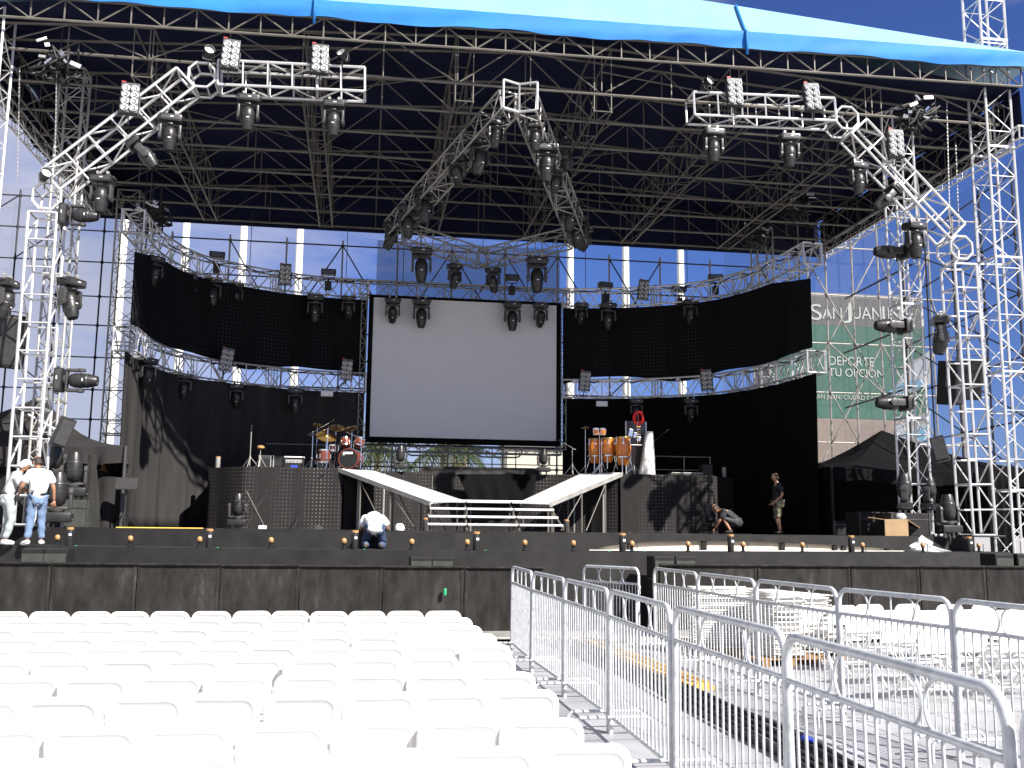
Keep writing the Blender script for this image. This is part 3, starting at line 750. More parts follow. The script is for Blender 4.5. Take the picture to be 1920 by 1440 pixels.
def curtain(name, P, ztop, zbot, mt, label, cat, off, fold, group, i0=0, i1=None, nz_=14):
    path = smooth_path([(p[0], p[1], 0) for p in P], 120)[i0:i1]
    F = frames(path, Vector((0, 0, 1))); cen_ = path[len(path)//2].copy(); cen_.z = 0
    sgn = 1 if P is PL else -1
    rows, uvs = [], []; L = 0; Ls = [0]
    for i in range(1, len(path)): L += (path[i]-path[i-1]).length; Ls.append(L)
    for k in range(nz_+1):
        r, u = [], []
        for i, (p, sd, up) in enumerate(F):
            zt_, zb_ = ztop(Ls[i]/L), zbot(Ls[i]/L); z = zt_+(zb_-zt_)*k/nz_
            f = fold*(.35+.65*k/nz_)*(math.sin(Ls[i]*4.6)+.5*math.sin(Ls[i]*9.7+1)+.6*math.sin(Ls[i]*1.3+k*.12))
            q = p+sd*sgn*(off+f); q.z = z; r.append(q-cen_); u.append((Ls[i], z))
        rows.append(r); uvs.append(u)
    back = [[q+F[i][1]*sgn*-.02 for i, q in enumerate(r)] for r in rows[::-1]]
    mb = MB(); mb.grid(rows+back, uvs+uvs[::-1]); o = mb.build(name, mt, smooth=True, loc=cen_)
    return tag(o, label, cat, group)
def led_bot_L(s): return 7.22+.03*math.sin(s*19)-.22*math.exp(-((s-.62)/.10)**2)-.25*max(0, s-.93)/.07
def led_bot_R(s): return 7.22+.03*math.sin(s*17)-.20*math.exp(-((s-.60)/.10)**2)-.22*max(0, s-.93)/.07
curtain('led_curtain', PL, lambda s: 9.70-.50*max(0, 1-s/.22), led_bot_L, 'led_cloth', 'black curtain dotted with tiny lamps hanging left of the white screen', 'curtain', .10, .02, 'dotted light curtains')
curtain('led_curtain', PR, lambda s: 9.70-.42*max(0, 1-s/.22), led_bot_R, 'led_cloth', 'black curtain dotted with tiny lamps hanging right of the white screen', 'curtain', .10, .02, 'dotted light curtains')
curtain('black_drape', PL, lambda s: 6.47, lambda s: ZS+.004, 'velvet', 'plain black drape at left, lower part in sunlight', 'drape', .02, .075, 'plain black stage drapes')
curtain('black_drape', PR, lambda s: 6.47, lambda s: ZS+.004, 'velvet_dark', 'plain black drape at right behind the man in shorts', 'drape', .02, .075, 'plain black stage drapes')  # shaded drape, its darkness painted in by the darker velvet

# projection screen with its truss frame
SY = 33.35
A, B, C_, D = at(695, 553, SY), at(1050, 569, SY), at(684, 826, SY), at(1050, 838, SY)
x0, x1, z0, z1 = (A.x+C_.x)/2, (B.x+D.x)/2, (C_.z+D.z)/2, (A.z+B.z)/2
scr = thing('projection_screen', 'large blank white projection screen with a black border at the back of the stage', 'screen', ((x0+x1)/2, SY, z0))
wd, ht = x1-x0, z1-z0
mb = MB(); nx_ = 24; mb.grid([[Vector((-wd/2+wd*j/nx_, .004*math.sin(j*1.1), ht*i/12)) for j in range(nx_+1)] for i in range(13)]); mb.build('screen_cloth', 'screen_cloth', scr, True)
mb = MB(); bw = .17
mb.box((0, -.02, bw/2), (wd, .03, bw)); mb.box((0, -.02, ht-.04), (wd, .03, .08)); mb.box((-wd/2+bw/2-.03, -.02, ht/2+.045), (bw-.02, .03, ht-.26)); mb.box((wd/2-bw/2+.03, -.02, ht/2+.045), (bw-.02, .03, ht-.26)); mb.build('border', 'velvet_dark', scr)
mb = MB(); mb.box((0, .05, ht/2), (wd+.05, .02, ht+.05)); mb.build('backing', 'velvet_dark', scr)
stf = thing('screen_truss', 'grey truss frame carrying the white projection screen', 'truss', ((x0+x1)/2, SY+.35, z0))
for nm, a, b in (('top_truss', (-wd/2-.35, 0, ht+.28), (wd/2+.35, 0, ht+.28)), ('bottom_truss', (-wd/2-.1, 0, -.20), (wd/2+.1, 0, -.20)), ('side_truss', (-wd/2-.18, 0, -.1), (-wd/2-.18, 0, ht+.1)), ('side_truss', (wd/2+.18, 0, -.1), (wd/2+.18, 0, ht+.1))):
    mb = MB()
    if nm == 'side_truss': box_truss(mb, [a, b], .18, Vector((0, 1, 0)), .35, .02, .011)
    elif nm == 'bottom_truss': box_truss(mb, [a, b], .20, step=.35, rc=.02, rl=.011)
    else: box_truss(mb, [a, b], .52, step=.5, rc=.027, rl=.016)
    mb.build(nm, 'alu_dull', stf)
for x in (-2.2, 2.2):
    mb = MB(); mb.tube((x, 0, ht+.5), (x, 0, zb-z0), .014, 5); mb.build('hanging_wire', 'black_metal', stf)
# grey see-through gauze behind the screen's top
ga, gb = at(708, 450, 34.4), at(880, 560, 34.4)
mb = MB(); g1 = at(1050, 470, 34.4)
mb.grid([[Vector((ga.x+(g1.x-ga.x)*j/10, 34.4+.02*math.sin(j*2+i), ga.z-(ga.z-gb.z+.5)*i/6)) for j in range(11)] for i in range(7)])
tag(mb.build('gauze_panel', 'scrim', smooth=True), 'grey see-through gauze panel against the sky above the projection screen', 'gauze')

# ------------------------------------------------------------------ risers, deck behind the ramps, stairs
RF = 29.0; ZR = 3.60
def riser(poly, label, front):
    c = Vector((sum(p[0] for p in poly)/len(poly), sum(p[1] for p in poly)/len(poly), ZS))
    t = thing('band_riser', label, 'riser', c, 0, 'band risers')
    mb = MB(); mb.prism([(p[0]-c.x, p[1]-c.y) for p in poly], ZR-ZS-.07, ZR-ZS); mb.build('deck', 'stage_floor', t)
    pts = []
    for a, b in zip(front[:-1], front[1:]):
        nn = max(2, int((Vector(b)-Vector(a)).length/.12)); pts += [Vector(a).lerp(Vector(b), k/nn) for k in range(nn)]
    pts.append(Vector(front[-1])); L = 0; Ls = [0]
    for i in range(1, len(pts)): L += (pts[i]-pts[i-1]).length; Ls.append(L)
    rows, uvs = [], []
    for k in range(9):
        z = (ZR-ZS-.02)*(1-k/8)+.004; r, u = [], []
        for i, p in enumerate(pts):
            f = .012*math.sin(Ls[i]*5.3)+.012*(k/8)*math.sin(Ls[i]*8.1+k*.3)
            r.append(Vector((p.x-c.x, p.y-c.y-.03-f, z))); u.append((Ls[i], z))
        rows.append(r); uvs.append(u)
    back = [[q+Vector((0, .02, 0)) for q in r] for r in rows[::-1]]
    mb = MB(); mb.grid(rows+back, uvs+uvs[::-1]); mb.build('dotted_skirt', 'riser_cloth', t, 50)
    for (px_, py_) in poly[:]:
        q = Vector((px_-c.x, py_-c.y, 0)); q = q*.9
        mb = MB(); mb.tube(q, q+Vector((0, 0, ZR-ZS-.07)), .03); mb.build('leg', 'alu_dull', t)
    return t
qa, qb, qc, qd = at(389, 930, RF+1.0), at(456, 930, RF), at(641, 930, RF), at(700, 930, RF+1.0)
LR = riser([(qa.x, RF+1.0), (qb.x, RF), (qc.x, RF), (qc.x+.05, RF+3.9), (qa.x, RF+3.9)], 'left band riser skirted in dotted black cloth, carrying the drum kit', [(qa.x, RF+3.9), (qa.x, RF+1.0), (qb.x, RF), (qc.x, RF)])
ra_, rb_, rc_ = at(1163, 930, RF), at(1335, 930, RF), at(1376, 930, RF+1.2)
RRs = riser([(ra_.x, RF), (rb_.x, RF), (rc_.x, RF+1.2), (rc_.x, RF+3.4), (ra_.x-.05, RF+3.9)], 'right band riser skirted in dotted black cloth, carrying the congas', [(ra_.x, RF), (rb_.x, RF), (rc_.x, RF+1.2), (rc_.x, RF+3.4)])
mid = [(qc.x+.06, RF+.05), (qc.x+.9, RF+.75), (2.0, RF+1.35), (3.35, RF+1.5), (4.8, RF+1.35), (ra_.x-.9, RF+.75), (ra_.x-.06, RF+.05)]
CR = riser(mid+[(ra_.x-.12, RF+3.9), (qc.x+.12, RF+3.9)], 'curved centre riser of dotted black cloth between the two ramps', mid)
# draped table on the centre riser
a, b = at(795, 870, 30.6), at(1003, 876, 30.6)
tb = thing('draped_table', 'black cloth covered table on the centre riser with a dark opening below', 'table', ((a.x+b.x)/2, 30.9, ZR))
hw = (b.x-a.x)/2
mb = MB(); mb.box((0, .1, .16), (2*hw, 1.0, .05), ch=.01); mb.build('tabletop', 'box_black', tb)
rows = []
for k in range(9):
    t = k/8; r = []
    for j in range(49):
        s = -1+2*j/48
        x = s*(hw+.35*t); drop = .22+.12*abs(s)
        r.append(Vector((x, -.44-.03*math.sin(j*1.1)*t-.10*t, .20-drop*t+.01)))
    rows.append(r)
top = [[Vector((-hw+2*hw*j/48, .6-1.04*i/5, .20+.012*math.sin(j*.5+i))) for j in range(49)] for i in range(6)]
mb = MB(); mb.grid(top+rows); mb.build('cloth', 'velvet', tb, 60)
for s in (-1, 1):
    mb = MB(); mb.box((s*(hw-.1), .1, .07), (.06, .9, .13)); mb.build('leg', 'box_black', tb)
# dark funnel shaped cloth hung on the centre riser front
vp = [at(x, y, 29.9) for x, y in ((860, 890), (932, 890), (1010, 884), (985, 900), (945, 940), (880, 940), (876, 908))]
mb = MB(); mb.grid([[at(858+(1006-858)*j/20+ (22-30*j/20)*k/6, 889+50*k/6, 29.98-.05*math.sin(j*1.4)*k/6-.03*k) for j in range(21)] for k in range(7)])
tag(mb.build('hanging_cloth', 'velvet_dark', smooth=True), 'dark gathered cloth hanging below the draped table at centre stage', 'cloth')

def ramp(A_, B_, C2, D2, label):
    """A,B top edge (front, back), C,D bottom edge (front, back)"""
    c = (A_+B_+C2+D2)/4
    t = thing('ramp', label, 'ramp', (c.x, c.y, ZS), 0, 'white ramps down to the stairs')
    o_ = Vector((c.x, c.y, ZS)); q = [v-o_ for v in (A_, B_, D2, C2)]; dn = Vector((0, 0, -.05))
    mb = MB(); mb.add(q+[v+dn for v in q], [(0, 1, 2, 3), (7, 6, 5, 4), (0, 4, 5, 1), (1, 5, 6, 2), (2, 6, 7, 3), (3, 7, 4, 0)]); mb.build('deck', 'ramp_white', t)
    for a_, b_ in ((q[0], q[3]), (q[1], q[2])):
        mb = MB(); out = (a_-(q[1] if a_ is q[0] else q[0])); out.z = 0; out = out.normalized()*.035
        for s, (u, v) in ((0, (a_, b_)),):
            p4 = [u+out*1.05+Vector((0, 0, .01)), v+out*1.05+Vector((0, 0, .01)), v+out*1.05+Vector((0, 0, -.11)), u+out*1.05+Vector((0, 0, -.11))]
            p5 = [x-out for x in p4]; mb.add(p4+p5, [(0, 1, 2, 3), (7, 6, 5, 4), (0, 4, 5, 1), (1, 5, 6, 2), (2, 6, 7, 3), (3, 7, 4, 0)])
        mb.build('side_rail', 'alu_dull', t)
        for f in (.25, .58, .97):
            x = a_.lerp(b_, f); mb = MB(); mb.tube((x.x, x.y, 0), (x.x, x.y, x.z-.08), .028); mb.build('leg', 'roof_steel', t)
        for f, g in ((.25, .52), (.58, .85)):
            x, y = a_.lerp(b_, f), a_.lerp(b_, g); mb = MB(); mb.tube((x.x, x.y, x.z-.15), (y.x, y.y, .05), .016); mb.build('brace', 'roof_steel', t)
    return t
SB, ST = 26.5, 25.5   # platform front depth and stair foot depth
ramp(at(636, 878, 29.0), at(700, 883, 29.7), at(808, 941, SB), at(863, 937, SB+.3), 'white ramp sloping from the drum riser down to the stairs')
ramp(at(1166, 886, 29.0), at(1092, 888, 29.7), at(1030, 943, SB), at(977, 941, SB+.3), 'white ramp sloping from the conga riser down to the stairs')
s0, s1 = at(808, 943, SB), at(1031, 945, SB)
cx_ = (s0.x+s1.x)/2
st = thing('open_stairs', 'open metal stairs with four pale treads at centre stage', 'stairs', (cx_, SB, ZS))
hw = (s1.x-s0.x)/2
for i, (f, z) in enumerate(((0, .80), (.33, .60), (.66, .39), (1, .185))):
    w_ = hw+.16*f; y = -(SB-ST)*f
    for k, (a_, b_) in enumerate(((-1, -.43), (-.41, .33), (.35, 1))):
        mb = MB(); mb.box((w_*(a_+b_)/2, y+.15, z-.0), (w_*(b_-a_), .30, .04), ch=.006); mb.build('tread', 'ramp_white', st)
        mb = MB(); mb.box((w_*(a_+b_)/2, y-.01, z-.01), (w_*(b_-a_)-.02, .02, .055), ch=.004); mb.build('nosing', 'alu', st)
for s in (-1, -.42, .34, 1):
    mb = MB(); a_, b_ = Vector((s*hw, .25, .80)), Vector((s*(hw+.2), -(SB-ST)-.05, 0.02))
    mb.poly([a_+Vector((0, 0, -.06)), b_], .032, 6); mb.build('stringer', 'roof_steel', st)
    mb = MB(); mb.tube((s*hw, .25, 0), (s*hw, .25, .78), .026); mb.build('leg', 'roof_steel', st)
    mb = MB(); mb.tube((s*hw*1.02, -.35, 0), (s*hw*1.02, -.35, .56), .022); mb.build('leg', 'roof_steel', st)
mb = MB(); mb.box((0, .45, .82), (2*hw, .6, .04)); mb.build('platform', 'ramp_white', st)
for px, nm in ((797, 'left'), (1062, 'right')):
    p = at(px, 1000, 24.6)
    t = thing('effect_canister', 'thin canister with tan cap standing by the %s foot of the stairs' % nm, 'canister', (p.x, p.y, ZS), 0, 'effect canisters by the stairs')
    mb = MB(); mb.lathe([(.055, 0), (.06, .01), (.06, .29)], n=12); mb.build('tube', 'fixture_grey', t, 40)
    mb = MB(); mb.lathe([(.062, .28), (.062, .32), (.045, .325)], n=12); mb.build('cap', 'amber', t, 40)
for px, py, nm in ((408, 874, 'left end of the left riser'), (1358, 890, 'right end of the right riser')):
    p = at(px, py, RF+1.7)
    t = thing('effect_canister', 'slim grey canister standing at the '+nm, 'canister', (p.x, p.y, ZR), 0, 'effect canisters on the risers')
    mb = MB(); mb.lathe([(.07, 0), (.075, .01), (.075, .36)], n=12); mb.build('tube', 'alu_dull', t, 40)
    mb = MB(); mb.lathe([(.078, .35), (.078, .38), (.05, .385)], n=12); mb.build('cap', 'amber', t, 40)

# ------------------------------------------------------------------ instruments
def tripod(mb, o_, h, spread=.28, r=.012, legs=3, up=.32):
    o_ = Vector(o_); mb.tube(o_+Vector((0, 0, .06)), o_+Vector((0, 0, h)), r, 6)
    for k in range(legs):
        a_ = 2*pi*k/legs+.4; mb.tube(o_+Vector((0, 0, up)), o_+Vector((math.cos(a_)*spread, math.sin(a_)*spread, .01)), r*.9, 5)
    mb.lathe([(r*1.7, up-.03), (r*1.7, up+.03)], o_, 8)
S_ = 1.12
def bottom(px, py, Y): q = at(px, py, Y); return q
# bass drum with two toms
p = at(658, 881, 30.2)
bd = thing('bass_drum', 'red lacquered bass drum with black front head and two mounted toms', 'drum', (p.x, 30.2, ZR), R(-18), 'drum kit on the left riser')
rot = Matrix.Rotation(R(90), 3, 'X'); r_ = .30
mb = MB(); mb.lathe([(r_, -.24), (r_, .24)], (0, 0, r_+.05), 28, rot); mb.build('shell', 'red_lacquer', bd, 40)
for y in (-.25, .25):
    mb = MB(); mb.lathe([(r_-.02, -.03), (r_+.015, -.03), (r_+.015, .03), (r_-.02, .03)], (0, y, r_+.05), 28, rot, caps=False); mb.build('hoop', 'red_lacquer' if y < 0 else 'chrome', bd, 40)
mb = MB(); mb.lathe([(r_-.005, -.004), (r_-.005, .004)], (0, -.262, r_+.05), 28, rot); hd = mb.build('front_head', 'black_metal', bd, 40)
mb = MB(); mb.box((-.02, -.275, r_+.22), (.30, .006, .065)); mb.box((-.15, -.275, r_+.20), (.05, .006, .09)); mb.build('badge', 'white_paint', hd)
for k in range(8):
    a_ = 2*pi*k/8; mb = MB(); mb.box((math.cos(a_)*(r_+.02), -.16, r_+.05+math.sin(a_)*(r_+.02)), (.03, .09, .03)); mb.tube((math.cos(a_)*(r_+.03), -.28, r_+.05+math.sin(a_)*(r_+.03)), (math.cos(a_)*(r_+.03), .28, r_+.05+math.sin(a_)*(r_+.03)), .006, 5); mb.build('lug', 'chrome', bd)
for s in (-1, 1):
    mb = MB(); mb.tube((s*.24, -.1, .2), (s*.42, -.22, .0), .012); mb.build('spur', 'chrome', bd)
for s in (-1, 1):
    tr = Matrix.Rotation(R(-18), 3, 'X') @ Matrix.Rotation(R(s*8), 3, 'Y'); c0 = Vector((s*.22, .02, .86))
    mb = MB(); mb.lathe([(.15, -.13), (.15, .13)], c0, 20, tr); tm_ = mb.build('tom', 'red_lacquer', bd, 40)
    mb = MB(); mb.lathe([(.157, .10), (.157, .135), (.14, .135)], c0, 20, tr, caps=False); mb.lathe([(.157, -.135), (.157, -.10)], c0, 20, tr, caps=False)
    for k in range(6):
        a_ = k*pi/3; mb.box(c0+tr @ Vector((math.cos(a_)*.16, math.sin(a_)*.16, 0)), (.022, .022, .1), tr)
    mb.build('rim', 'chrome', tm_, 40)
    mb = MB(); mb.lathe([(.148, .128), (.148, .131)], c0, 20, tr); mb.build('drum_head', 'white_paint', tm_)
    mb = MB(); mb.poly([(s*.04, .05, .62), (s*.04, .05, .80), (s*.1, .04, .84)], .013); mb.build('tom_arm', 'chrome', bd)
def floor_tom(px, label, r_=.20, h=.38, Y=30.0, lift=.2, group='drum kit on the left riser'):
    p = at(px, 880, Y); t = thing('floor_tom', label, 'drum', (p.x, Y, ZR), 0, group)
    mb = MB(); mb.lathe([(r_, lift), (r_, lift+h)], n=22); mb.build('shell', 'red_lacquer', t, 40)
    for z in (lift, lift+h):
        mb = MB(); mb.lathe([(r_+.01, z-.025), (r_+.012, z+.02), (r_-.01, z+.02)], n=22, caps=False); mb.build('rim', 'chrome', t, 40)
    mb = MB(); mb.lathe([(r_-.004, lift+h+.012), (r_-.004, lift+h+.016)], n=22); mb.build('drum_head', 'white_paint', t)
    for k in range(3):
        a_ = k*2*pi/3+.5; mb = MB(); x, y = math.cos(a_)*(r_+.02), math.sin(a_)*(r_+.02); mb.poly([(x, y, lift+h*.6), (x, y, .05), (x*1.1, y*1.1, 0)], .009); mb.build('leg', 'chrome', t)
    for k in range(6):
        a_ = k*pi/3; mb = MB(); mb.box((math.cos(a_)*(r_+.012), math.sin(a_)*(r_+.012), lift+h*.5), (.022, .022, .12)); mb.build('lug', 'chrome', t)
    return t
floor_tom(606, 'red floor tom with chrome legs left of the bass drum', .19, .36, 29.9, .22)
floor_tom(622, 'small red snare drum raised beside the floor tom', .17, .16, 30.5, .62)
def cymbal(px, py, Y, r_, tx, ty, label, group='cymbals around the drum kit', zbase=ZR, rise=None):
    c = at(px, py, Y); t = thing('cymbal', label, 'cymbal', (c.x, Y, zbase), 0, group); h = c.z-zbase
    rt = Euler((R(tx), R(ty), 0)).to_matrix()
    mb = MB(); mb.lathe([(.012, .05), (.035, .048), (.05, .03), (r_*.6, .012), (r_, 0), (r_, -.004), (r_*.6, .006), (.04, .02)], (0, 0, h), 26, rt, caps=False); mb.build('disc', 'brass', t, 60)
    mb = MB(); mb.lathe([(.02, 0), (.024, .03), (.012, .07)], (0, 0, h+.04), 8, rt); mb.build('felt', 'box_black', t)
    mb = MB(); tripod(mb, (0, .02, 0), h+.05, .3); mb.build('stand', 'chrome', t)
    return t
cymbal(630, 802, 30.3, .27, 28, 4, 'brass crash cymbal highest above the drum kit')
cymbal(660, 803, 30.8, .22, 26, -12, 'brass cymbal on the right side of the drum kit beside the screen')
cymbal(612, 818, 30.1, .32, 34, 10, 'large brown ride cymbal low at the left of the drum kit')
cymbal(595, 797, 31.0, .14, 30, 10, 'small dim splash cymbal behind the left side of the drum kit')
def mic_stand(px, py, Y, h, boom, label, z=ZR, mic='black_metal', mt='black_metal', group='microphone stands', dy=0):
    p = at(px, py, Y); t = thing('microphone_stand', label, 'microphone stand', (p.x, Y, z), 0, group)
    mb = MB(); tripod(mb, (0, 0, 0), h, .28, .013); mb.build('stand', mt, t)
    q = Vector((0, 0, h)); e = q+Vector(boom)
    if Vector(boom).length > .02:
        mb = MB(); mb.tube(q-Vector(boom)*.35, e, .009); mb.build('boom', mt, t)
    d = (Vector(boom).normalized() if Vector(boom).length > .02 else Vector((0, 0, 1)))
    mb = MB(); mb.tube(e, e+d*.15, .014, 8, .019); mb.lathe([(.0, -.03), (.024, -.015), (.028, 0), (.024, .018), (.0, .028)], e+d*.17, 8, caps=False); mb.build('microphone', mic, t, 50)
    return t
mic_stand(584, 879, 29.7, 1.1, (.45, 0, .28), 'chrome boom stand reaching over the drum kit from the left', mt='chrome')
mic_stand(612, 879, 29.45, 1.2, (-.35, .1, -.15), 'chrome stand close to the front left of the drum kit', mt='chrome')
mic_stand(676, 880, 29.9, .95, (-.3, .0, .12), 'chrome stand between the drum kit and the screen frame', mt='chrome')
mic_stand(468, 876, 29.6, 1.05, (0, 0, 0), 'straight black microphone stand on the left riser', mt='alu_dull')
mic_stand(1073, 888, 30.2, .85, (-.28, 0, .15), 'boom microphone stand left of the congas', mt='alu_dull')
mic_stand(1128, 888, 29.6, 1.0, (.02, 0, .05), 'chrome stand directly in front of the congas', mt='chrome')
mic_stand(1222, 886, 30.3, 1.05, (.42, 0, .35), 'black boom microphone leaning right beside the white drape', mt='black_metal')
mic_stand(556, 995, 27.2, .95, (.52, 0, .42), 'low boom stand on stage in front of the left riser', z=ZS, mt='black_metal')
cymbal(1098, 802, 30.6, .17, 8, -10, 'small dark cymbal on a stand behind the congas', 'cymbals by the congas')
p = at(487, 876, 29.6)
ct = thing('percussion_stand', 'short stand topped with an orange and red percussion block beside the straight microphone stand', 'stand', (p.x, 29.6, ZR))
mb = MB(); tripod(mb, (0, 0, 0), .55, .2); mb.build('stand', 'alu_dull', ct)
mb = MB(); mb.lathe([(.04, .54), (.11, .58), (.11, .63), (.05, .66)], n=10); mb.build('block', 'amber', ct, 50)
for px, wd_, h_, nm, mt_ in ((500, .42, .42, 'grey pedal rack case left of the amplifier on the left riser', 'case_grey'), (521, .40, .40, 'dark flight case between two others on the left riser', 'box_black')):
    p = at(px, 876, 30.4); t = thing('equipment_case', nm, 'case', (p.x, 30.4, ZR), 0, 'small cases on the left riser')
    mb = MB(); mb.box((0, 0, h_/2), (wd_, .4, h_), ch=.015); mb.build('body', mt_, t)
    mb = MB(); mb.box((0, -.205, h_*.5), (wd_*.8, .012, h_*.5)); mb.build('panel', 'black_metal', t)
    for s in (-1, 1):
        mb = MB(); mb.box((s*wd_/2, -.2, h_/2), (.03, .03, h_), ch=.005); mb.build('corner_trim', 'alu_dull', t)
p = at(552, 877, 30.3)
am = thing('amplifier', 'silver topped amplifier on the left riser beside the drums', 'amplifier', (p.x, 30.3, ZR))
mb = MB(); mb.box((0, 0, .18), (.56, .4, .36), ch=.015); mb.build('cabinet', 'box_black', am)
mb = MB(); mb.box((0, -.01, .375), (.58, .44, .035), ch=.008); mb.build('top_panel', 'white_paint', am)
mb = MB(); mb.box((0, -.205, .25), (.5, .012, .1)); mb.build('control_panel', 'alu_dull', am)
for k in range(5):
    mb = MB(); mb.tube((-.2+.1*k, -.205, .25), (-.2+.1*k, -.23, .25), .016, 8); mb.build('knob', 'chrome', am)
mb = MB(); mb.box((0, -.206, .09), (.2, .012, .08)); mb.build('badge', 'cable_blue', am)

# congas and bongos
cg = thing('conga_drum', 'x', 'conga')
H = .76
prof = [(.095, .10), (.12, .2), (.155, .38), (.172, .55), (.165, .68), (.15, .80), (.148, .86)]
mb = MB(); mb.lathe(prof, n=22); mb.build('shell', 'orange_wood', cg, 50)
mb = MB(); mb.lathe([(.155, .83), (.162, .84), (.162, .875), (.15, .885)], n=22, caps=False); mb.build('rim', 'brass', cg, 50)
mb = MB(); mb.lathe([(.15, .878), (.10, .884), (.0, .886)], n=22, caps=False); mb.build('drum_head', 'skin_drum', cg)
for k in range(6):
    a_ = k*pi/3+.3; mb = MB(); x, y = math.cos(a_)*.172, math.sin(a_)*.172; mb.tube((x, y, .68), (x*.97, y*.97, .86), .008, 5); mb.box((x, y, .69), (.035, .035, .05), Matrix.Rotation(a_, 3, 'Z')); mb.build('lug', 'chrome', cg)
mb = MB(); mb.lathe([(.18, .30), (.185, .31), (.185, .33), (.18, .34)], n=18, caps=False)
for k in range(3):
    a_ = k*2*pi/3+.2; mb.poly([(math.cos(a_)*.16, math.sin(a_)*.16, .32), (math.cos(a_)*.2, math.sin(a_)*.2, .1), (math.cos(a_)*.26, math.sin(a_)*.26, -.12)], .013, 6)
mb.build('stand', 'chrome', cg, 50)
note(cg)
for i, (px, py, Y, nm) in enumerate(((1116, 822, 30.3, 'left'), (1140, 821, 29.9, 'middle'), (1168, 819, 29.6, 'right, largest'))):
    o = cg if i == 0 else dup(cg)
    q = at(px, py, Y); s = (1.0, .98, 1.12)[i]; o.scale = (s*1.3, s*1.3, s); o.location = (q.x, Y, q.z-.886*s)
    for c in KIDS[cg.name] if i == 0 else []: pass
    tag(o, 'orange conga drum with brass rim, %s of the three on the right riser' % nm, 'conga', 'congas on the right riser')
p = at(1127, 815, 29.75)
bg_ = thing('bongo_pair', 'pair of small brown bongos raised behind the left congas', 'bongos', (p.x, 29.95, ZR))
for s in (-1, 1):
    hz = at(1127, 815, 29.95).z-ZR
    mb = MB(); mb.lathe([(.085, hz-.01), (.10, hz+.12), (.10, hz+.19)], (s*.115, 0, 0), 18); b_ = mb.build('drum', 'orange_wood', bg_, 50)
    mb = MB(); mb.lathe([(.106, hz+.15), (.108, hz+.195), (.098, hz+.198)], (s*.115, 0, 0), 18, caps=False); mb.lathe([(.09, hz-.015), (.094, hz+.01)], (s*.115, 0, 0), 18, caps=False)
    for k in range(4):
        a_ = k*pi/2+.6; mb.tube((s*.115+math.cos(a_)*.1, math.sin(a_)*.1, hz), (s*.115+math.cos(a_)*.106, math.sin(a_)*.106, hz+.17), .008, 5)
    mb.build('rim', 'chrome', b_, 50)
    mb = MB(); mb.lathe([(.098, hz+.19), (.0, hz+.196)], (s*.115, 0, 0), 18, caps=False); mb.build('drum_head', 'skin_drum', b_)
mb = MB(); tripod(mb, (0, 0, 0), hz+.05, .3); mb.tube((-.1, 0, hz+.05), (.1, 0, hz+.05), .014); mb.build('stand', 'chrome', bg_)
# percussion table, bells, red tambourine, draped stand, clear screen
p = at(1190, 886, 29.9)
pr = thing('percussion_rack', 'chrome percussion rack with cowbells right of the congas', 'percussion rack', (p.x, 29.95, ZR))
hz = at(1190, 836, 29.95).z-ZR
mb = MB(); tripod(mb, (0, 0, 0), hz+.02, .3); mb.build('stand', 'chrome', pr)
mb = MB(); mb.tube((-.35, 0, hz), (.35, 0, hz+.03), .014); mb.tube((.12, 0, hz), (.12, 0, hz+.75), .014); mb.build('crossbar', 'chrome', pr)
for x, z, sc_ in ((-.12, .52, .10), (.02, .45, .075), (.16, .33, .06)):
    mb = MB(); mb.box((x, -.05, hz+z-.12), (sc_*1.3, sc_*.8, sc_*2.4), Matrix.Rotation(R(12), 3, 'Y'), ch=.012); mb.build('cowbell', 'chrome', pr)
mb = MB(); mb.box((-.05, 0, hz+.02), (.5, .3, .02), ch=.006); mb.build('tray', 'white_paint', pr)
for k in range(6):
    mb = MB(); mb.tube((.08, -.04, hz+.2+.08*k), (.2, -.04, hz+.2+.08*k), .022, 8); mb.build('bell', 'brass' if k % 2 else 'chrome', pr, 50)
q = at(1197, 784, 29.9)
t = thing('tambourine', 'bright red ring tambourine mounted upright above the percussion rack', 'tambourine', q)
rt = Euler((R(82), 0, R(-52))).to_matrix() @ Matrix.Rotation(R(12), 3, 'X')
mb = MB(); mb.lathe([(.145, -.032), (.195, -.034), (.195, .034), (.145, .032), (.145, -.032)], n=26, rot=rt, sx=1, sy=1.12, caps=False); mb.build('hoop', 'red_plastic', t, 50)
mb = MB(); mb.tube(rt @ Vector((.0, -.2, 0)), rt @ Vector((0, .2, 0)), .014); mb.tube(rt @ Vector((0, -.2, 0)), rt @ Vector((0, -.36, 0)), .014); mb.build('grip', 'red_plastic', t, 50)
for k in range(5):
    a_ = k*2*pi/5; mb = MB(); mb.lathe([(.03, -.012), (.03, .012)], rt @ Vector((math.cos(a_)*.18, math.sin(a_)*.2, 0)), 8); mb.build('jingle', 'chrome', t)
ax, bx_ = at(1174, 886, 30.5), at(1212, 886, 30.5); zt_ = at(1190, 790, 30.5).z-ZR
t = thing('clear_shield', 'tall clear acrylic shield with metal posts behind the percussion rack', 'shield', ((ax.x+bx_.x)/2, 30.5, ZR)); hw = (bx_.x-ax.x)/2
mb = MB(); mb.box((0, 0, zt_/2+.03), (2*hw-.05, .012, zt_-.06)); mb.build('panel', 'acrylic', t)
for s in (-1, 1):
    mb = MB(); mb.box((s*hw, 0, zt_/2), (.035, .035, zt_), ch=.006); mb.box((s*hw, 0, .012), (.12, .4, .024)); mb.build('post', 'alu', t)
a_, b_ = at(1199, 886, 30.0), at(1230, 886, 30.0); tz_ = at(1215, 808, 30.0).z-ZR
t = thing('draped_stand', 'keyboard stand covered with a pale silvery cloth at the right of the percussion', 'cloth', ((a_.x+b_.x)/2, 30.1, ZR)); hw = (b_.x-a_.x)/2
rows = []
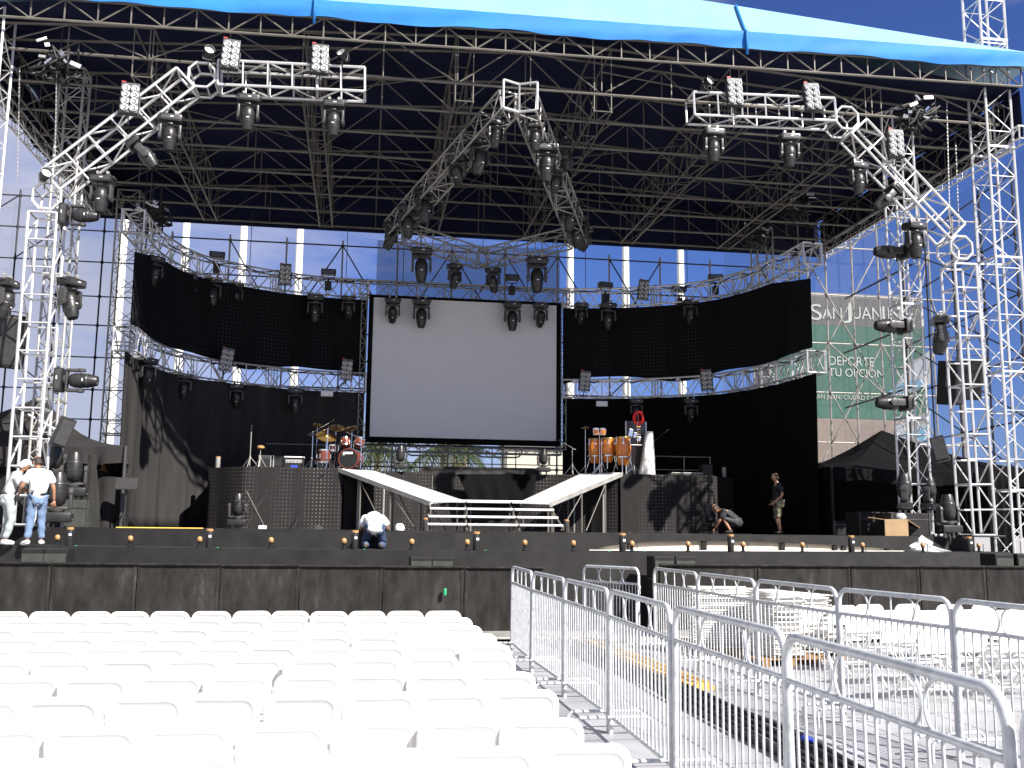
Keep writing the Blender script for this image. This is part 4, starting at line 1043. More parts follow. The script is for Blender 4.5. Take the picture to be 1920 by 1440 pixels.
for k in range(13):
    f = k/12; r = []
    for j in range(41):
        an = 2*pi*j/40; ww = hw*(.45+.55*f)*(1+.09*f*math.sin(an*7)+.05*math.sin(an*3+f*3)); r.append(Vector((ww*math.cos(an)+.10*(1-f), ww*.7*math.sin(an), tz_*(1-f)*(1 if k else .99)+.01)))
    rows.append(r)
mb = MB(); mb.grid(rows); mb.add(rows[0], [tuple(range(41))]); mb.build('cloth', 'white_drape', t, 70)
mb = MB(); mb.tube((.1, 0, 0), (.1, 0, tz_-.03), .02); mb.build('stand', 'black_metal', t)
p = at(1290, 886, 30.0)
kb = thing('keyboard', 'grey keyboard lying flat on the right riser', 'keyboard', (p.x-.1, 29.9, ZR))
mb = MB(); mb.box((0, 0, .07), (1.1, .34, .08), ch=.01); mb.build('body', 'case_grey', kb)
mb = MB(); mb.box((0, -.1, .115), (1.0, .12, .012)); mb.build('keys', 'white_paint', kb)
for s in (-.4, .4):
    mb = MB(); mb.box((s, 0, .015), (.08, .3, .03)); mb.build('foot', 'box_black', kb)
p = at(1325, 886, 30.6)
speaker_box((p.x, 30.7, ZR), (.36, .36, .46), 'small black monitor box at the right end of the right riser', name='monitor_box')
p = at(1285, 887, 31.2)
gr = thing('guard_rail', 'thin black guard rail at the back of the right riser', 'railing', (p.x, 31.6, ZR)); 
for x in (-.9, .1, 1.0):
    mb = MB(); mb.tube((x, 0, 0), (x, 0, .78), .017); mb.build('post', 'alu_dull', gr)
for z in (.32, .76):
    mb = MB(); mb.tube((-.95, 0, z), (1.0, 0, z), .016); mb.build('rail', 'alu_dull', gr)
p = at(530, 870, 31.6)
gr = thing('guard_rail', 'thin dark guard rail at the back of the left riser', 'railing', (p.x, 32.3, ZR))
for x in (-.6, .45, 1.3):
    mb = MB(); mb.tube((x, 0, 0), (x, 0, .95), .014); mb.build('post', 'black_metal', gr)
mb = MB(); mb.tube((-.6, 0, .94), (1.3, 0, .94), .014); mb.build('rail', 'alu_dull', gr)
# keyboard stand and music stand on the left part of the stage
p = at(470, 993, 27.0)
ks = thing('keyboard_stand', 'folded X shaped keyboard stand on stage in front of the left riser', 'stand', (p.x+.10, 27.1, ZS))
for s in (-1, 1):
    mb = MB(); mb.tube((-s*.27, s*.03, .02), (s*.27, s*.03, 1.0), .016); mb.tube((-s*.27, -.25, .02), (-s*.27, .25, .02), .018); mb.tube((s*.27, -.25, 1.0), (s*.27, .25, 1.0), .014); mb.build('bar', 'fixture_grey', ks)
p = at(232, 990, 24.8)
ms = thing('music_stand', 'black music stand in front of the left black drape', 'music stand', (p.x, 24.8, ZS))
mb = MB(); tripod(mb, (0, 0, 0), .98, .3, .018, up=.4); mb.build('stand', 'black_metal', ms)
mb = MB(); mb.box((0, -.03, 1.05), (.50, .03, .30), Matrix.Rotation(R(-22), 3, 'X'), ch=.006); mb.box((0, -.10, .91), (.50, .07, .02)); mb.build('desk', 'rubber', ms)
for i, (px, py, Y) in enumerate(((492, 996, 26.5), (596, 997, 26.6))):
    p = at(px, py, Y); t = thing('floor_pedal', ('small white topped pedal on stage beside the X shaped stand', 'flat dark pedal on stage under the left riser')[i], 'pedal', (p.x, Y, ZS))
    mb = MB(); mb.box((0, 0, .05), (.2, .16, .09), ch=.015); mb.build('body', 'white_paint' if i == 0 else 'case_grey', t)
    mb = MB(); mb.tube((0, -.03, .09), (0, -.03, .115), .02, 8); mb.build('switch', 'chrome', t)
mb = MB(); mb.lathe([(0, .17), (.06, .165), (.105, .12), (.12, .06), (.11, .0)], n=16, caps=False); mb.grid([[Vector((.20*s*math.cos(a_), -.09+.0*s-.13*math.sin(a_)*s, .012)) for a_ in [pi*k/10 for k in range(11)]] for s in (.4, .8)])
p = at(749, 1000, 24.6); c = mb.build('sun_cap', 'shirt_white', smooth=True, loc=(p.x, 24.6, ZS+.01)); tag(c, 'white cap lying on the stage right of the kneeling man', 'cap')
# ------------------------------------------------------------------ moving lights
def make_head(big=True):
    t = thing('moving_head', 'x', 'moving light')
    mb = MB()
    for s in (-1, 1):
        mb = MB(); mb.box((s*.11, 0, -.02), (.05, .05, .08)); mb.tube((s*.11, -.035, .03), (s*.11, .035, .03), .035, 8); mb.build('clamp', 'alu_dull', t)
    mb = MB(); mb.box((0, 0, -.14), (.50, .34, .17), ch=.035)
    bs = mb.build('base', 'fixture', t, 40)
    mb = MB(); mb.box((0, -.172, -.14), (.40, .012, .09), ch=.004); mb.build('panel', 'fixture_grey', bs)
    mb = MB(); mb.box((.03, -.181, -.13), (.07, .008, .02)); mb.build('badge', 'white_paint', bs)
    for s in (-1, 1):
        mb = MB(); mb.poly([(s*.25, -.1, -.1), (s*.285, -.08, -.1), (s*.285, .08, -.1), (s*.25, .1, -.1)], .013, 6); mb.build('handle', 'fixture_grey', bs)
    mb = MB(); mb.lathe([(.10, -.225), (.12, -.25), (.12, -.285)], n=14); mb.box((0, 0, -.295), (.42, .13, .05), ch=.02)
    for s in (-1, 1):
        mb.box((s*.215, 0, -.43), (.06, .17, .30), ch=.025); mb.lathe([(.095, -.03), (.095, .025), (.06, .035)], (s*.22, 0, -.56), 14, Matrix.Rotation(s*pi/2, 3, 'Y'))
    mb.build('yoke', 'fixture_grey', t, 40)
    hd = bpy.data.objects
    mb = MB(); mb.lathe([(.0, .235), (.07, .23), (.125, .19), (.155, .10), (.16, 0), (.148, -.14), (.125, -.27), (.105, -.33), (.10, -.345), (.092, -.345), (.09, -.32)], n=20, sy=1.08)
    h = mb.build('head', 'fixture', t, 40, loc=(0, 0, -.56))
    mb = MB(); mb.lathe([(.088, -.325), (.06, -.312), (.0, -.305)], n=18, caps=False); mb.build('lens', 'lens', h, 50)
    mb = MB(); mb.lathe([(.1485, -.14), (.156, -.145), (.150, -.16), (.1445, -.155)], n=20, sy=1.08, caps=False); mb.lathe([(.163, -.005), (.168, 0), (.163, .012)], n=20, sy=1.08, caps=False); mb.build('trim_ring', 'fixture_grey', h, 40)
    mb = MB(); mb.box((0, -.163, -.075), (.06, .012, .02)); mb.build('badge', 'white_paint', h)
    note(t); return t
HEAD = make_head(); used_head = [False]
def head(px, py, Y, label, mount='hang', s=1.0, pan=0., tilt=0., group='hanging moving lights', pt=None):
    o = HEAD if not used_head[0] else dup(HEAD)
    if not used_head[0]: KIDS_H = None
    used_head[0] = True
    o.location = pt if pt is not None else at(px, py, Y); o.scale = (s, s, s)
    if mount == 'hang': o.rotation_euler = (0, 0, R(pan))
    elif mount == 'floor': o.rotation_euler = (pi, 0, R(pan))
    elif mount == 'left': o.rotation_euler = (Matrix.Rotation(R(90), 3, 'Y') @ Matrix.Rotation(R(pan), 3, 'Z')).to_euler()     # body points to the left
    elif mount == 'right': o.rotation_euler = (Matrix.Rotation(R(-90), 3, 'Y') @ Matrix.Rotation(R(pan), 3, 'Z')).to_euler()
    elif isinstance(mount, (int, float)): o.rotation_euler = (Matrix.Rotation(R(mount), 3, 'Y') @ Matrix.Rotation(R(pan), 3, 'Z')).to_euler()
    for c in bpy.data.objects if False else o.children if o is HEAD else [c for c in DUPK(o)]:
        if c.name.split('.')[0] == 'head': c.rotation_euler = (R(tilt), 0, 0)
    return tag(o, label, 'moving light', group)
def DUPK(o): return LASTK
LASTK = []
_dup = dup
def dup(root, label=None, group=None):
    made = []
    def rec(o, par):
        c = o.copy(); col.objects.link(c); made.append(c)
        if par is not None: c.parent = par
        for ch in KIDS.get(o.name, []): rec(ch, c)
        return c
    r = rec(root, None); LASTK[:] = made[1:]
    if label: r['label'] = label
    if group: r['group'] = group
    return r
AY = 22.55
hs_ = [
 (467, 176, AY, 'black moving light under the left top beam, nearer the arch corner', 'hang', 1.0, 4, 0),
 (627, 187, AY, 'black moving light under the left top beam, nearer its free end', 'hang', 1.0, -3, 0),
 (321, 213, AY, 'moving light hanging straight down high on the left diagonal', 'hang', 1.0, 8, 0),
 (243, 262, AY, 'moving light slung at an angle midway along the left diagonal', -48, .95, 90, 10),
 (193, 326, AY, 'moving light hanging near the foot of the left diagonal', 'hang', 1.0, -6, 0),
 (108, 402, AY, 'moving light pointing sideways at the top of the left arch leg', 'right', .95, 0, 0),
 (135, 518, 22.9, 'moving light hung from a side bracket right of the left arch leg', 'hang', 1.1, 62, -18),
 (98, 712, 22.7, 'moving light pointing right from the middle of the left arch leg', 'right', 1.05, 0, 0),
 (14, 520, 22.4, 'moving light at the left edge of the view beyond the arch leg', 'hang', 1.0, 80, 15),
 (1337, 240, AY, 'moving light under the right top beam, nearer its free end', 'hang', 1.0, 2, 0),
 (1479, 250, AY, 'moving light under the right top beam, nearer the arch corner', 'hang', 1.0, -4, 0),
 (1608, 303, AY, 'moving light hanging high on the right diagonal', 'hang', .95, 10, 0),
 (1681, 350, AY, 'moving light slung at an angle midway along the right diagonal', 42, .95, 90, 8),
 (1714, 414, AY, 'moving light hanging near the foot of the right diagonal', 'hang', 1.08, 12, 0),
 (1704, 475, 23.2, 'topmost moving light pointing left from the inner right tower', 'left', 1.05, 90, 0),
 (1706, 613, 23.2, 'second moving light down pointing left from the inner right tower', 'left', 1.05, 90, 0),
 (1709, 757, 23.2, 'third moving light down pointing left from the inner right tower', 'left', 1.05, 90, 0),
 (1762, 590, 23.0, 'dark moving light hung between the inner right tower and the arch leg', 'hang', 1.15, 70, 12),
 (930, 222, 23.6, 'sunlit moving light just left of the diamond truss front tip', 'hang', .85, 12, 20),
 (1004, 228, 23.6, 'sunlit moving light just right of the diamond truss front tip', 'hang', .85, -8, 10),
 (899, 258, 24.6, 'large moving light on the left arm of the diamond, third from the tip', 'hang', 1.1, 30, 10),
 (858, 290, 25.2, 'dark moving light on the left arm of the diamond behind the large one', 'hang', .95, -20, 30),
 (797, 352, 27.2, 'long dark moving light midway down the left arm of the diamond', 'hang', 1.15, 40, 0),
 (766, 382, 28.2, 'dark moving light near the lower end of the left diamond arm', 'hang', 1.15, 0, 8),
 (734, 415, 29.2, 'dark moving light at the very end of the left diamond arm', 'hang', 1.0, 60, 30),
 (1025, 268, 24.2, 'large sunlit moving light on the right arm of the diamond, second from the tip', 'hang', 1.15, 0, 8),
 (1041, 312, 25.4, 'small moving light low behind the large one on the right diamond arm', 'hang', .85, 10, 20),
 (1062, 262, 25.8, 'dark moving light on the outer side of the right diamond arm', 'hang', 1.0, 70, 0),
 (1068, 372, 28.0, 'dark moving light midway down the right arm of the diamond', 'hang', 1.1, 20, 8),
 (1083, 402, 29.0, 'dark moving light near the lower end of the right diamond arm', 'hang', 1.2, -10, 15),
 (1098, 420, 29.5, 'dark moving light at the very end of the right diamond arm', 'hang', 1.0, 50, 30),
 (791, 462, 29.6, 'big black moving light silhouetted above the screen at left', 'hang', 1.25, 0, 0),
 (853, 493, 31.0, 'small black moving light silhouetted above the screen, left of the diamond back corner', 'hang', .95, 30, 20),
 (925, 500, 31.0, 'small black moving light silhouetted above the screen, right of the diamond back corner', 'hang', .95, -30, 20),
 (1007, 480, 30.0, 'big black moving light silhouetted above the screen at right', 'hang', 1.3, 0, 0),
 (737, 557, 32.9, 'leftmost black moving light hanging in front of the white screen', 'hang', 1.0, 0, 40),
 (791, 558, 32.9, 'second black moving light from the left hanging in front of the white screen', 'hang', 1.15, 0, 0),
 (961, 564, 32.9, 'third black moving light from the left hanging in front of the white screen', 'hang', 1.15, 0, 0),
 (1014, 566, 32.9, 'rightmost black moving light hanging in front of the white screen', 'hang', 1.0, 0, 40),
 (291, 478, 29.0, 'dark moving light at the front end of the upper left curved truss', 'hang', 1.0, 40, 20),
 (355, 512, 31.4, 'dark moving light under the upper left curved truss, second from its front end', 'hang', .95, 20, 10),
 (401, 518, 32.0, 'dark moving light under the upper left curved truss at its middle', 'hang', 1.1, 0, 0),
 (444, 528, 32.5, 'dark moving light under the upper left curved truss, third from the screen', 'hang', .95, 0, 20),
 (592, 551, 33.0, 'dark moving light under the upper left curved truss, second from the screen', 'hang', 1.05, 0, 0),
 (654, 553, 33.2, 'dark moving light under the upper left curved truss, next to the screen', 'hang', .9, 0, 30),
 (1090, 566, 33.2, 'dark moving light under the upper right curved truss, next to the screen', 'hang', .9, 0, 30),
 (1140, 566, 33.0, 'dark moving light under the upper right curved truss, second from the screen', 'hang', 1.1, 0, 0),
 (1294, 560, 31.9, 'dark moving light under the upper right curved truss at its middle', 'hang', 1.0, 0, 20),
 (1390, 550, 30.8, 'dark moving light under the upper right curved truss, third from its front end', 'hang', 1.0, 20, 20),
 (1470, 535, 29.6, 'dark moving light at the front end of the upper right curved truss', 'hang', 1.0, 30, 20),
 (278, 668, 28.6, 'sunlit moving light at the front end of the lower left curved truss', 'hang', 1.0, 50, 20),
 (346, 698, 31.2, 'dark moving light under the lower left curved truss, second from its front end', 'hang', .95, 10, 10),
 (445, 718, 32.4, 'dark moving light under the lower left curved truss at its middle', 'hang', .9, 0, 20),
 (555, 726, 32.9, 'dark moving light under the lower left curved truss, next to the screen', 'hang', .95, 0, 0),
 (1193, 746, 32.8, 'dark moving light under the lower right curved truss above the red tambourine', 'hang', .9, 0, 0),
 (1295, 746, 31.9, 'dark moving light under the lower right curved truss, second from the screen', 'hang', .95, 0, 20),
 (1395, 733, 30.8, 'dark moving light under the lower right curved truss, second from its front end', 'hang', .95, 0, 0),
 (1497, 705, 29.0, 'dark moving light at the front end of the lower right curved truss', 'hang', .95, 30, 20),
]
for h in hs_: head(h[0], h[1], h[2], h[3], h[4], h[5], h[6], h[7])
def fl(px, Y, z, label, s=1.0, pan=0, tilt=0):
    p = at(px, 900, Y); head(0, 0, 0, label, 'floor', s, pan, tilt, 'moving lights standing on the floor', pt=Vector((p.x, Y, z)))
fl(110, 22.5, ZS+.03*1.2, 'upright moving light on the stage floor right of the man in white T-shirt', 1.25, 10)
fl(101, 23.6, ZS+.98, 'moving light behind the man in white T-shirt, on the hidden case', 1.0, 0)
fl(138, 23.3, ZS+.62, 'upright moving light standing on the grey case at left', 1.15, 6)
fl(449, 27.4, ZS+.03, 'upright moving light on stage beside the X shaped stand', 1.0, 0)
p = at(750, 880, 30.5); fl(750, 30.0, ZR+.03, 'upright moving light on the centre riser, left of the draped table', .82, 0)
fl(1019, 30.0, ZR+.03, 'upright moving light on the centre riser, right of the draped table', .82, 0)
fl(1327, 27.6, ZS+.03, 'dark upright moving light on stage left of the crouching man', .9, 30)
fl(1695, 23.0, ZS+.58, 'upright moving light on the dark case left of the inner right tower', 1.05, 60)
fl(1741, 23.4, ZS+.60, 'dark moving light on the case between the inner tower and the arch leg', 1.0, 40)
fl(1774, 22.6, ZS+.03, 'upright moving light on the stage floor left of the right arch leg', 1.1, 5)
# cases below the floor lights
def case(px, Y, dims, label, mt='box_black', z=ZS):
    p = at(px, 950, Y); t = thing('flight_case', label, 'case', (p.x, Y, z), 0, 'flight cases at the stage sides')
    mb = MB(); mb.box((0, 0, dims[2]/2), dims, ch=.015); mb.build('body', mt, t)
    for sx in (-1, 1):
        mb = MB(); mb.box((sx*dims[0]/2, -dims[1]/2, dims[2]/2), (.035, .035, dims[2]+.004), ch=.004); mb.build('corner_trim', 'fixture_grey', t)
    mb = MB(); mb.box((0, -dims[1]/2, dims[2]*.72), (dims[0]-.05, .022, .03)); mb.build('lid_trim', 'fixture_grey', t)
    mb = MB(); mb.box((0, -dims[1]/2-.008, dims[2]*.4), (.16, .016, .1)); mb.build('handle', 'fixture', t)
case(141, 23.35, (.72, .7, .60), 'greenish grey flight case under an upright moving light at left', 'case_grey')
case(98, 23.75, (.7, .6, .95), 'black flight case hidden behind the man in white T-shirt')
case(1690, 23.05, (1.0, .8, .56), 'black flight case left of the inner right tower, carrying a moving light')
case(1741, 23.9, (.7, .6, .58), 'black flight case between the inner right tower and the arch leg')
case(1567, 27.5, (.52, .5, .42), 'small black flight case with metal edges right of the man in shorts')
p = at(1640, 960, 24.5)
case(1640, 25.0, (1.3, .8, .62), 'long low black case under the right tent')

# eight lamp blinders
def make_blinder():
    t = thing('blinder', 'x', 'blinder light')
    mb = MB(); mb.box((0, .05, 0), (.40, .16, .78), ch=.012); mb.build('housing', 'blinder_grey', t)
    mb = MB(); mb.box((-.15, -.03, .395), (.09, .03, .025)); mb.build('tag', 'red_tag', t)
    mb = MB(); mb.poly([(-.22, .05, .1), (-.22, .05, -.42), (.22, .05, -.42), (.22, .05, .1)], .014, 6); mb.tube((0, .05, -.42), (0, .12, -.62), .018); mb.build('yoke', 'black_metal', t)
    rot = Matrix.Rotation(R(90), 3, 'X')
    for i in range(4):
        for s in (-1, 1):
            c = Vector((s*.098, -.035, .235-.17*i))
            mb = MB(); mb.lathe([(.088, -.01), (.088, .03), (.078, .034), (.07, .012), (.045, -.005), (.0, -.01)], c, 16, rot, caps=False); lm = mb.build('lamp', 'reflector', t, 60)
            mb = MB(); mb.lathe([(.022, .0), (.024, .014), (.0, .026)], c, 10, rot, caps=False); mb.build('bulb', 'white_paint', lm, 60)
    note(t); return t
BL = make_blinder(); ub = [0]
for (px, py, Y, s, rx, ry, rz, label) in [
 (243, 184, 22.3, .98, -8, 0, 6, 'eight lamp blinder on the left diagonal of the arch'),
 (432, 101, 22.3, .98, -8, 3, 4, 'eight lamp blinder at the corner of the left top beam'),
 (600, 110, 22.3, .98, -8, 0, 4, 'eight lamp blinder over the free end of the left top beam'),
 (1378, 172, 22.3, .98, -8, 0, -2, 'eight lamp blinder over the free end of the right top beam'),
 (1523, 181, 22.3, .98, -8, -2, -4, 'eight lamp blinder at the corner of the right top beam'),
 (1680, 268, 22.3, .98, -8, 3, -6, 'eight lamp blinder on the right diagonal of the arch'),
 (535, 514, 32.5, .9, 6, 0, 0, 'dark eight lamp blinder above the left dotted curtain'),
 (1207, 543, 32.6, .9, 6, 4, 0, 'dark eight lamp blinder above the right dotted curtain'),
 (425, 674, 31.6, .95, 8, 8, 10, 'tilted eight lamp blinder on the lower left curved truss, farther from the screen'),
 (650, 693, 33.0, .9, 8, 4, 0, 'eight lamp blinder on the lower left curved truss beside the screen'),
 (1097, 714, 33.0, .9, 8, 4, 0, 'eight lamp blinder on the lower right curved truss beside the screen'),
 (1325, 712, 31.2, .9, 8, -6, -10, 'tilted eight lamp blinder on the lower right curved truss, farther from the screen')]:
    o = BL if not ub[0] else dup(BL); ub[0] = 1
    o.location = at(px, py, Y); o.rotation_euler = (R(rx), R(ry), R(rz)); o.scale = (s, s, s)
    tag(o, label, 'blinder light', 'eight lamp blinders')

# small par cans catching the sun on the arches
pc = thing('par_can', 'x', 'spotlight'); rot = Matrix.Rotation(R(90), 3, 'X')
mb = MB(); mb.lathe([(.07, -.2), (.105, -.1), (.115, .12), (.12, .14), (.11, .14), (.10, .05)], n=16, rot=rot, caps=False); mb.build('can', 'black_metal', pc, 50)
mb = MB(); mb.lathe([(.105, .09), (.05, .075), (0, .07)], n=16, rot=rot, caps=False); mb.build('lens', 'white_paint', pc, 60)
mb = MB(); mb.poly([(-.13, 0, .02), (-.13, 0, -.2), (.13, 0, -.2), (.13, 0, .02)], .012); mb.tube((0, 0, -.2), (0, .05, -.34), .015); mb.build('yoke', 'black_metal', pc)
note(pc)
for i, (px, py, label) in enumerate(((391, 99, 'small round spotlight on the corner of the left arch'), (644, 103, 'small round spotlight near the free end of the left top beam'), (84, 328, 'small round spotlight at the shoulder of the left arch leg'), (1325, 156, 'small round spotlight near the free end of the right top beam'))):
    o = pc if i == 0 else dup(pc)
    o.location = at(px, py, 22.35); o.rotation_euler = (R(-15), 0, R((20, -30, 35, 25)[i])); tag(o, label, 'spotlight', 'small spotlights on the arches')
# strobes and scanners on top of the upper curved trusses, and small floodlights below the lower ones
def strobe(px, py, Y, label, rz=0):
    t = thing('scanner_light', label, 'stage light', at(px, py, Y), R(rz), 'dark scanner lights on top of the curved trusses')
    mb = MB(); mb.box((0, 0, .1), (.50, .26, .2), ch=.03); mb.build('body', 'fixture', t)
    mb = MB(); mb.box((0, -.132, .1), (.36, .012, .12)); mb.build('glass', 'lens', t)
    mb = MB(); mb.poly([(-.2, 0, .02), (-.2, 0, -.1), (.2, 0, -.1), (.2, 0, .02)], .015); mb.tube((0, 0, -.1), (0, 0, -.5), .035); mb.box((0, 0, -.36), (.22, .2, .3), ch=.03); mb.build('bracket', 'black_metal', t)
for a_ in ((407, 484, 32.0, 'flat dark scanner light on top of the upper left curved truss, near its middle', 8), (616, 516, 32.9, 'round dark scanner light on top of the upper left curved truss, near the screen', 0), (960, 526, 33.1, 'dark scanner light on the truss directly above the screen', 0), (1135, 540, 32.9, 'dark scanner light on top of the upper right curved truss, near the screen', 15), (1273, 548, 32.3, 'low dark scanner light on top of the upper right curved truss, at its middle', 0), (1341, 526, 31.5, 'flat dark scanner light on top of the upper right curved truss, nearest its front end', -10)): strobe(*a_)
for px, py, nm in ((613, 738, 'left'), (1129, 757, 'right')):
    t = thing('floodlight', 'small white glass floodlight hung under the truss just %s of the screen' % nm, 'floodlight', at(px, py, 32.8), 0, 'white floodlights beside the screen')
    mb = MB(); mb.box((0, .05, 0), (.40, .12, .19), ch=.02); mb.build('housing', 'alu', t)
    mb = MB(); mb.box((0, -.016, -.01), (.34, .014, .12)); mb.build('glass', 'white_paint', t)
    mb = MB(); mb.poly([(-.2, .05, 0), (-.2, .05, .16), (.2, .05, .16), (.2, .05, 0)], .012); mb.build('bracket', 'black_metal', t)

# speakers and colour changers at the sides
def hung_speaker(px, py, Y, dims, rot, label, mt='box_black'):
    t = thing('hanging_speaker', label, 'speaker', at(px, py, Y), 0, 'side speakers'); t.rotation_euler = rot
    mb = MB(); mb.box((0, 0, 0), dims, ch=.03); mb.build('cabinet', mt, t)
    mb = MB(); mb.box((0, -dims[1]/2-.008, 0), (dims[0]*.86, .02, dims[2]*.9), ch=.005); mb.build('grille', 'fixture', t)
    mb = MB(); mb.poly([(-dims[0]/2-.03, 0, -.1), (-dims[0]/2-.03, 0, dims[2]/2+.1), (dims[0]/2+.03, 0, dims[2]/2+.1), (dims[0]/2+.03, 0, -.1)], .02); mb.build('bracket', 'fixture_grey', t)
hung_speaker(1782, 718, 23.6, (.50, .5, 1.15), (R(8), R(-6), R(35)), 'tall black speaker behind the right arch leg, on its left')
hung_speaker(1823, 712, 24.2, (.46, .5, 1.1), (R(8), R(4), R(-30)), 'dark grey speaker behind the right arch leg, on its right', 'fixture')
hung_speaker(8, 640, 23.5, (.8, .6, 1.2), (R(6), 0, R(30)), 'dark speaker cabinet at the left edge beyond the arch leg', 'tent_black')
for px, py, rot, nm in ((1762, 842, (R(-10), R(-14), R(-40)), 'right'), (118, 810, (R(10), R(16), R(40)), 'left')):
    t = thing('side_fill_light', 'flat grey flood fixture held on a rod beside the %s arch leg' % nm, 'floodlight', at(px, py, 22.9), 0, 'side flood fixtures'); t.rotation_euler = rot
    mb = MB(); mb.box((0, 0, 0), (.34, .12, .66), ch=.02); mb.build('housing', 'fixture', t)
    mb = MB(); mb.box((0, -.07, 0), (.27, .02, .56)); mb.build('glass', 'fixture_grey', t)
    mb = MB(); s = 1 if nm == 'right' else -1; mb.tube((0, .05, -.02), (s*.75, .25, .1), .02); mb.tube((0, .05, .1), (0, .2, .1), .02); mb.build('rod', 'alu', t)

# cardboard box and plastic bag on the right
p = at(1685, 1003, 22.6)
bx_ = thing('cardboard_box', 'open brown cardboard box with its flaps spread on the right of the stage', 'box', (p.x, 22.7, ZS), R(-28))
d = .52; h = .40; th = .012
mb = MB()
for x, y, a, b in ((0, -d/2, d, th), (0, d/2, d, th), (-d/2, 0, th, d-.03), (d/2, 0, th, d-.03)): mb.box((x, y, h/2), (a, b, h))
mb.box((0, 0, .012), (d-.02, d-.02, .012)); mb.build('body', 'cardboard', bx_)
for rt, c in ((Euler((0, R(8), 0)), (-d/2-.19, 0, h+.02)), (Euler((0, R(35), 0)), (d/2+.11, 0, h-.09)), (Euler((R(-28), 0, 0)), (0, d/2+.12, h+.05))):
    mb = MB(); mb.box(c, (.38 if abs(c[0]) > .1 else d, d if abs(c[0]) > .1 else .26, .012), rt.to_matrix()); mb.build('flap', 'cardboard', bx_)
mb = MB(); mb.lathe([(.0, .14), (.09, .12), (.13, .04), (.10, -.02)], (.1, .02, h+.02), 9, None, 1.2, .8); mb.build('packing', 'plastic_clear', bx_, 60)
p = at(1772, 1030, 20.9)
X = p.x; 
rows = []
for k in range(9):
    r = []
    for j in range(25):
        an = 2*pi*j/24; q = 1-k/8
        rr = (.50*q**.6)*(1+.25*math.sin(an*3+k)+.15*math.sin(an*7+k*2))
        r.append(Vector((rr*math.cos(an)-.14*(1-q), rr*.5*math.sin(an), .30*(1-q)**1.5*(1+.3*math.sin(an*2)))))
    rows.append(r)
mb = MB(); mb.grid(rows); o = mb.build('plastic_bag', 'plastic_clear', loc=(X, lowY(X)+.75, 1.478)); tag(o, 'crumpled clear plastic bag on the stage lip at right', 'bag')

# ------------------------------------------------------------------ tents at both sides
def tent(label, x0, x1, y0, y1, zeave, zridge, xr, skirt, wall, cl='tent_black', dx=0):
    c = Vector(((x0+x1)/2, (y0+y1)/2, ZS))
    t = thing('black_tent', label, 'tent', c, 0, 'black tents at the stage sides')
    ap = Vector((xr, (y0+y1)/2, zridge))-c
    cs = [Vector((x0, y0, zeave))-c, Vector((x1, y0, zeave))-c, Vector((x1+dx, y1, zeave))-c, Vector((x0+dx, y1, zeave))-c]
    for a, b in ((0, 1), (1, 2), (2, 3), (3, 0)):
        rows = []
        for i in range(9):
            f = i/8; rows.append([cs[a].lerp(cs[b], j/20).lerp(ap, f)+Vector((0, 0, -.35*math.sin(pi*f)-.10*math.sin(pi*j/20)*(1-f))) for j in range(21)])
        mb = MB(); mb.grid(rows); mb.build('roof_panel', cl, t, True)
        rows = [[cs[a].lerp(cs[b], j/40)+Vector((.03*math.sin(j*1.3)*k, -.03*math.sin(j*1.7)*k, -skirt*k/4-.10*math.sin(pi*j/40)*(1 if k < 4 else 1.25)-.03*math.sin(j*.9)*(k/4))) for j in range(41)] for k in range(5)]
        mb = MB(); mb.grid(rows); mb.build('valance', cl, t, True)
    for q in cs:
        mb = MB(); mb.tube((q.x, q.y, 0), (q.x, q.y, q.z), .04, 8); mb.build('pole', 'fixture_grey' if cl == 'tent_black' else 'box_black', t)
    for (a, b) in wall:
        mb = MB(); rows = [[cs[a].lerp(cs[b], j/40)*1.0+Vector((.0, -.04*math.sin(j*.8+k*.1), -cs[a].z*(k/6) if k < 6 else -cs[a].z)) for j in range(41)] for k in range(7)]
        mb.grid(rows); mb.build('side_wall', cl, t, True)
    return t
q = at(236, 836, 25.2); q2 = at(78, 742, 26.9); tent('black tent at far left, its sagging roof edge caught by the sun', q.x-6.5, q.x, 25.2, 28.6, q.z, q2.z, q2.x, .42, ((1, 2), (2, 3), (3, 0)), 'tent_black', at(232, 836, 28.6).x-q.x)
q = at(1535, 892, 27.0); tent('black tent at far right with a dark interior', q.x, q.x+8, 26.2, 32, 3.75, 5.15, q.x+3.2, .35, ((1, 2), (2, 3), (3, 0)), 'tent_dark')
a, b = at(150, 893, 25.4), at(232, 990, 25.4)
mb = MB(); mb.grid([[Vector(((a.x-2)+(b.x+.1-a.x+2)*j/40, 25.4+.05*math.sin(j*.9), ZS+(a.z-ZS)*k/6)) for j in range(41)] for k in range(7)]); tag(mb.build('screen_cloth_wall', 'tent_black', smooth=True), 'low dark cloth wall below the left tent opening', 'cloth wall')
p = at(166, 950, 25.2)
rows = [[Vector((.28*math.cos(2*pi*j/24)*(1-.72*k/8)*(1+.2*math.sin(j*1.57+.4*k)), .22*math.sin(2*pi*j/24)*(1-.72*k/8)*(1+.2*math.sin(j*2.1)), 1.75*k/8)) for j in range(25)] for k in range(9)]
mb = MB(); mb.grid(rows); tag(mb.build('draped_cloth', 'tent_black', smooth=True, loc=(p.x, 25.2, ZS)), 'dark cloth bunched over a stand under the left tent', 'cloth')
p = at(1875, 930, 24.5)
mb = MB(); mb.grid([[Vector((-.35+.7*j/12, .05*math.sin(j*1.6), 2.6*k/6)) for j in range(13)] for k in range(7)]+[[Vector((-.35+.7*j/12, .03+.05*math.sin(j*1.6), 2.6*(1-k/6))) for j in range(13)] for k in range(7)]); tag(mb.build('black_drape', 'velvet_dark', smooth=True, loc=(p.x, 24.5, 1.0)), 'narrow black drape between the right arch leg and the corner tower', 'drape')

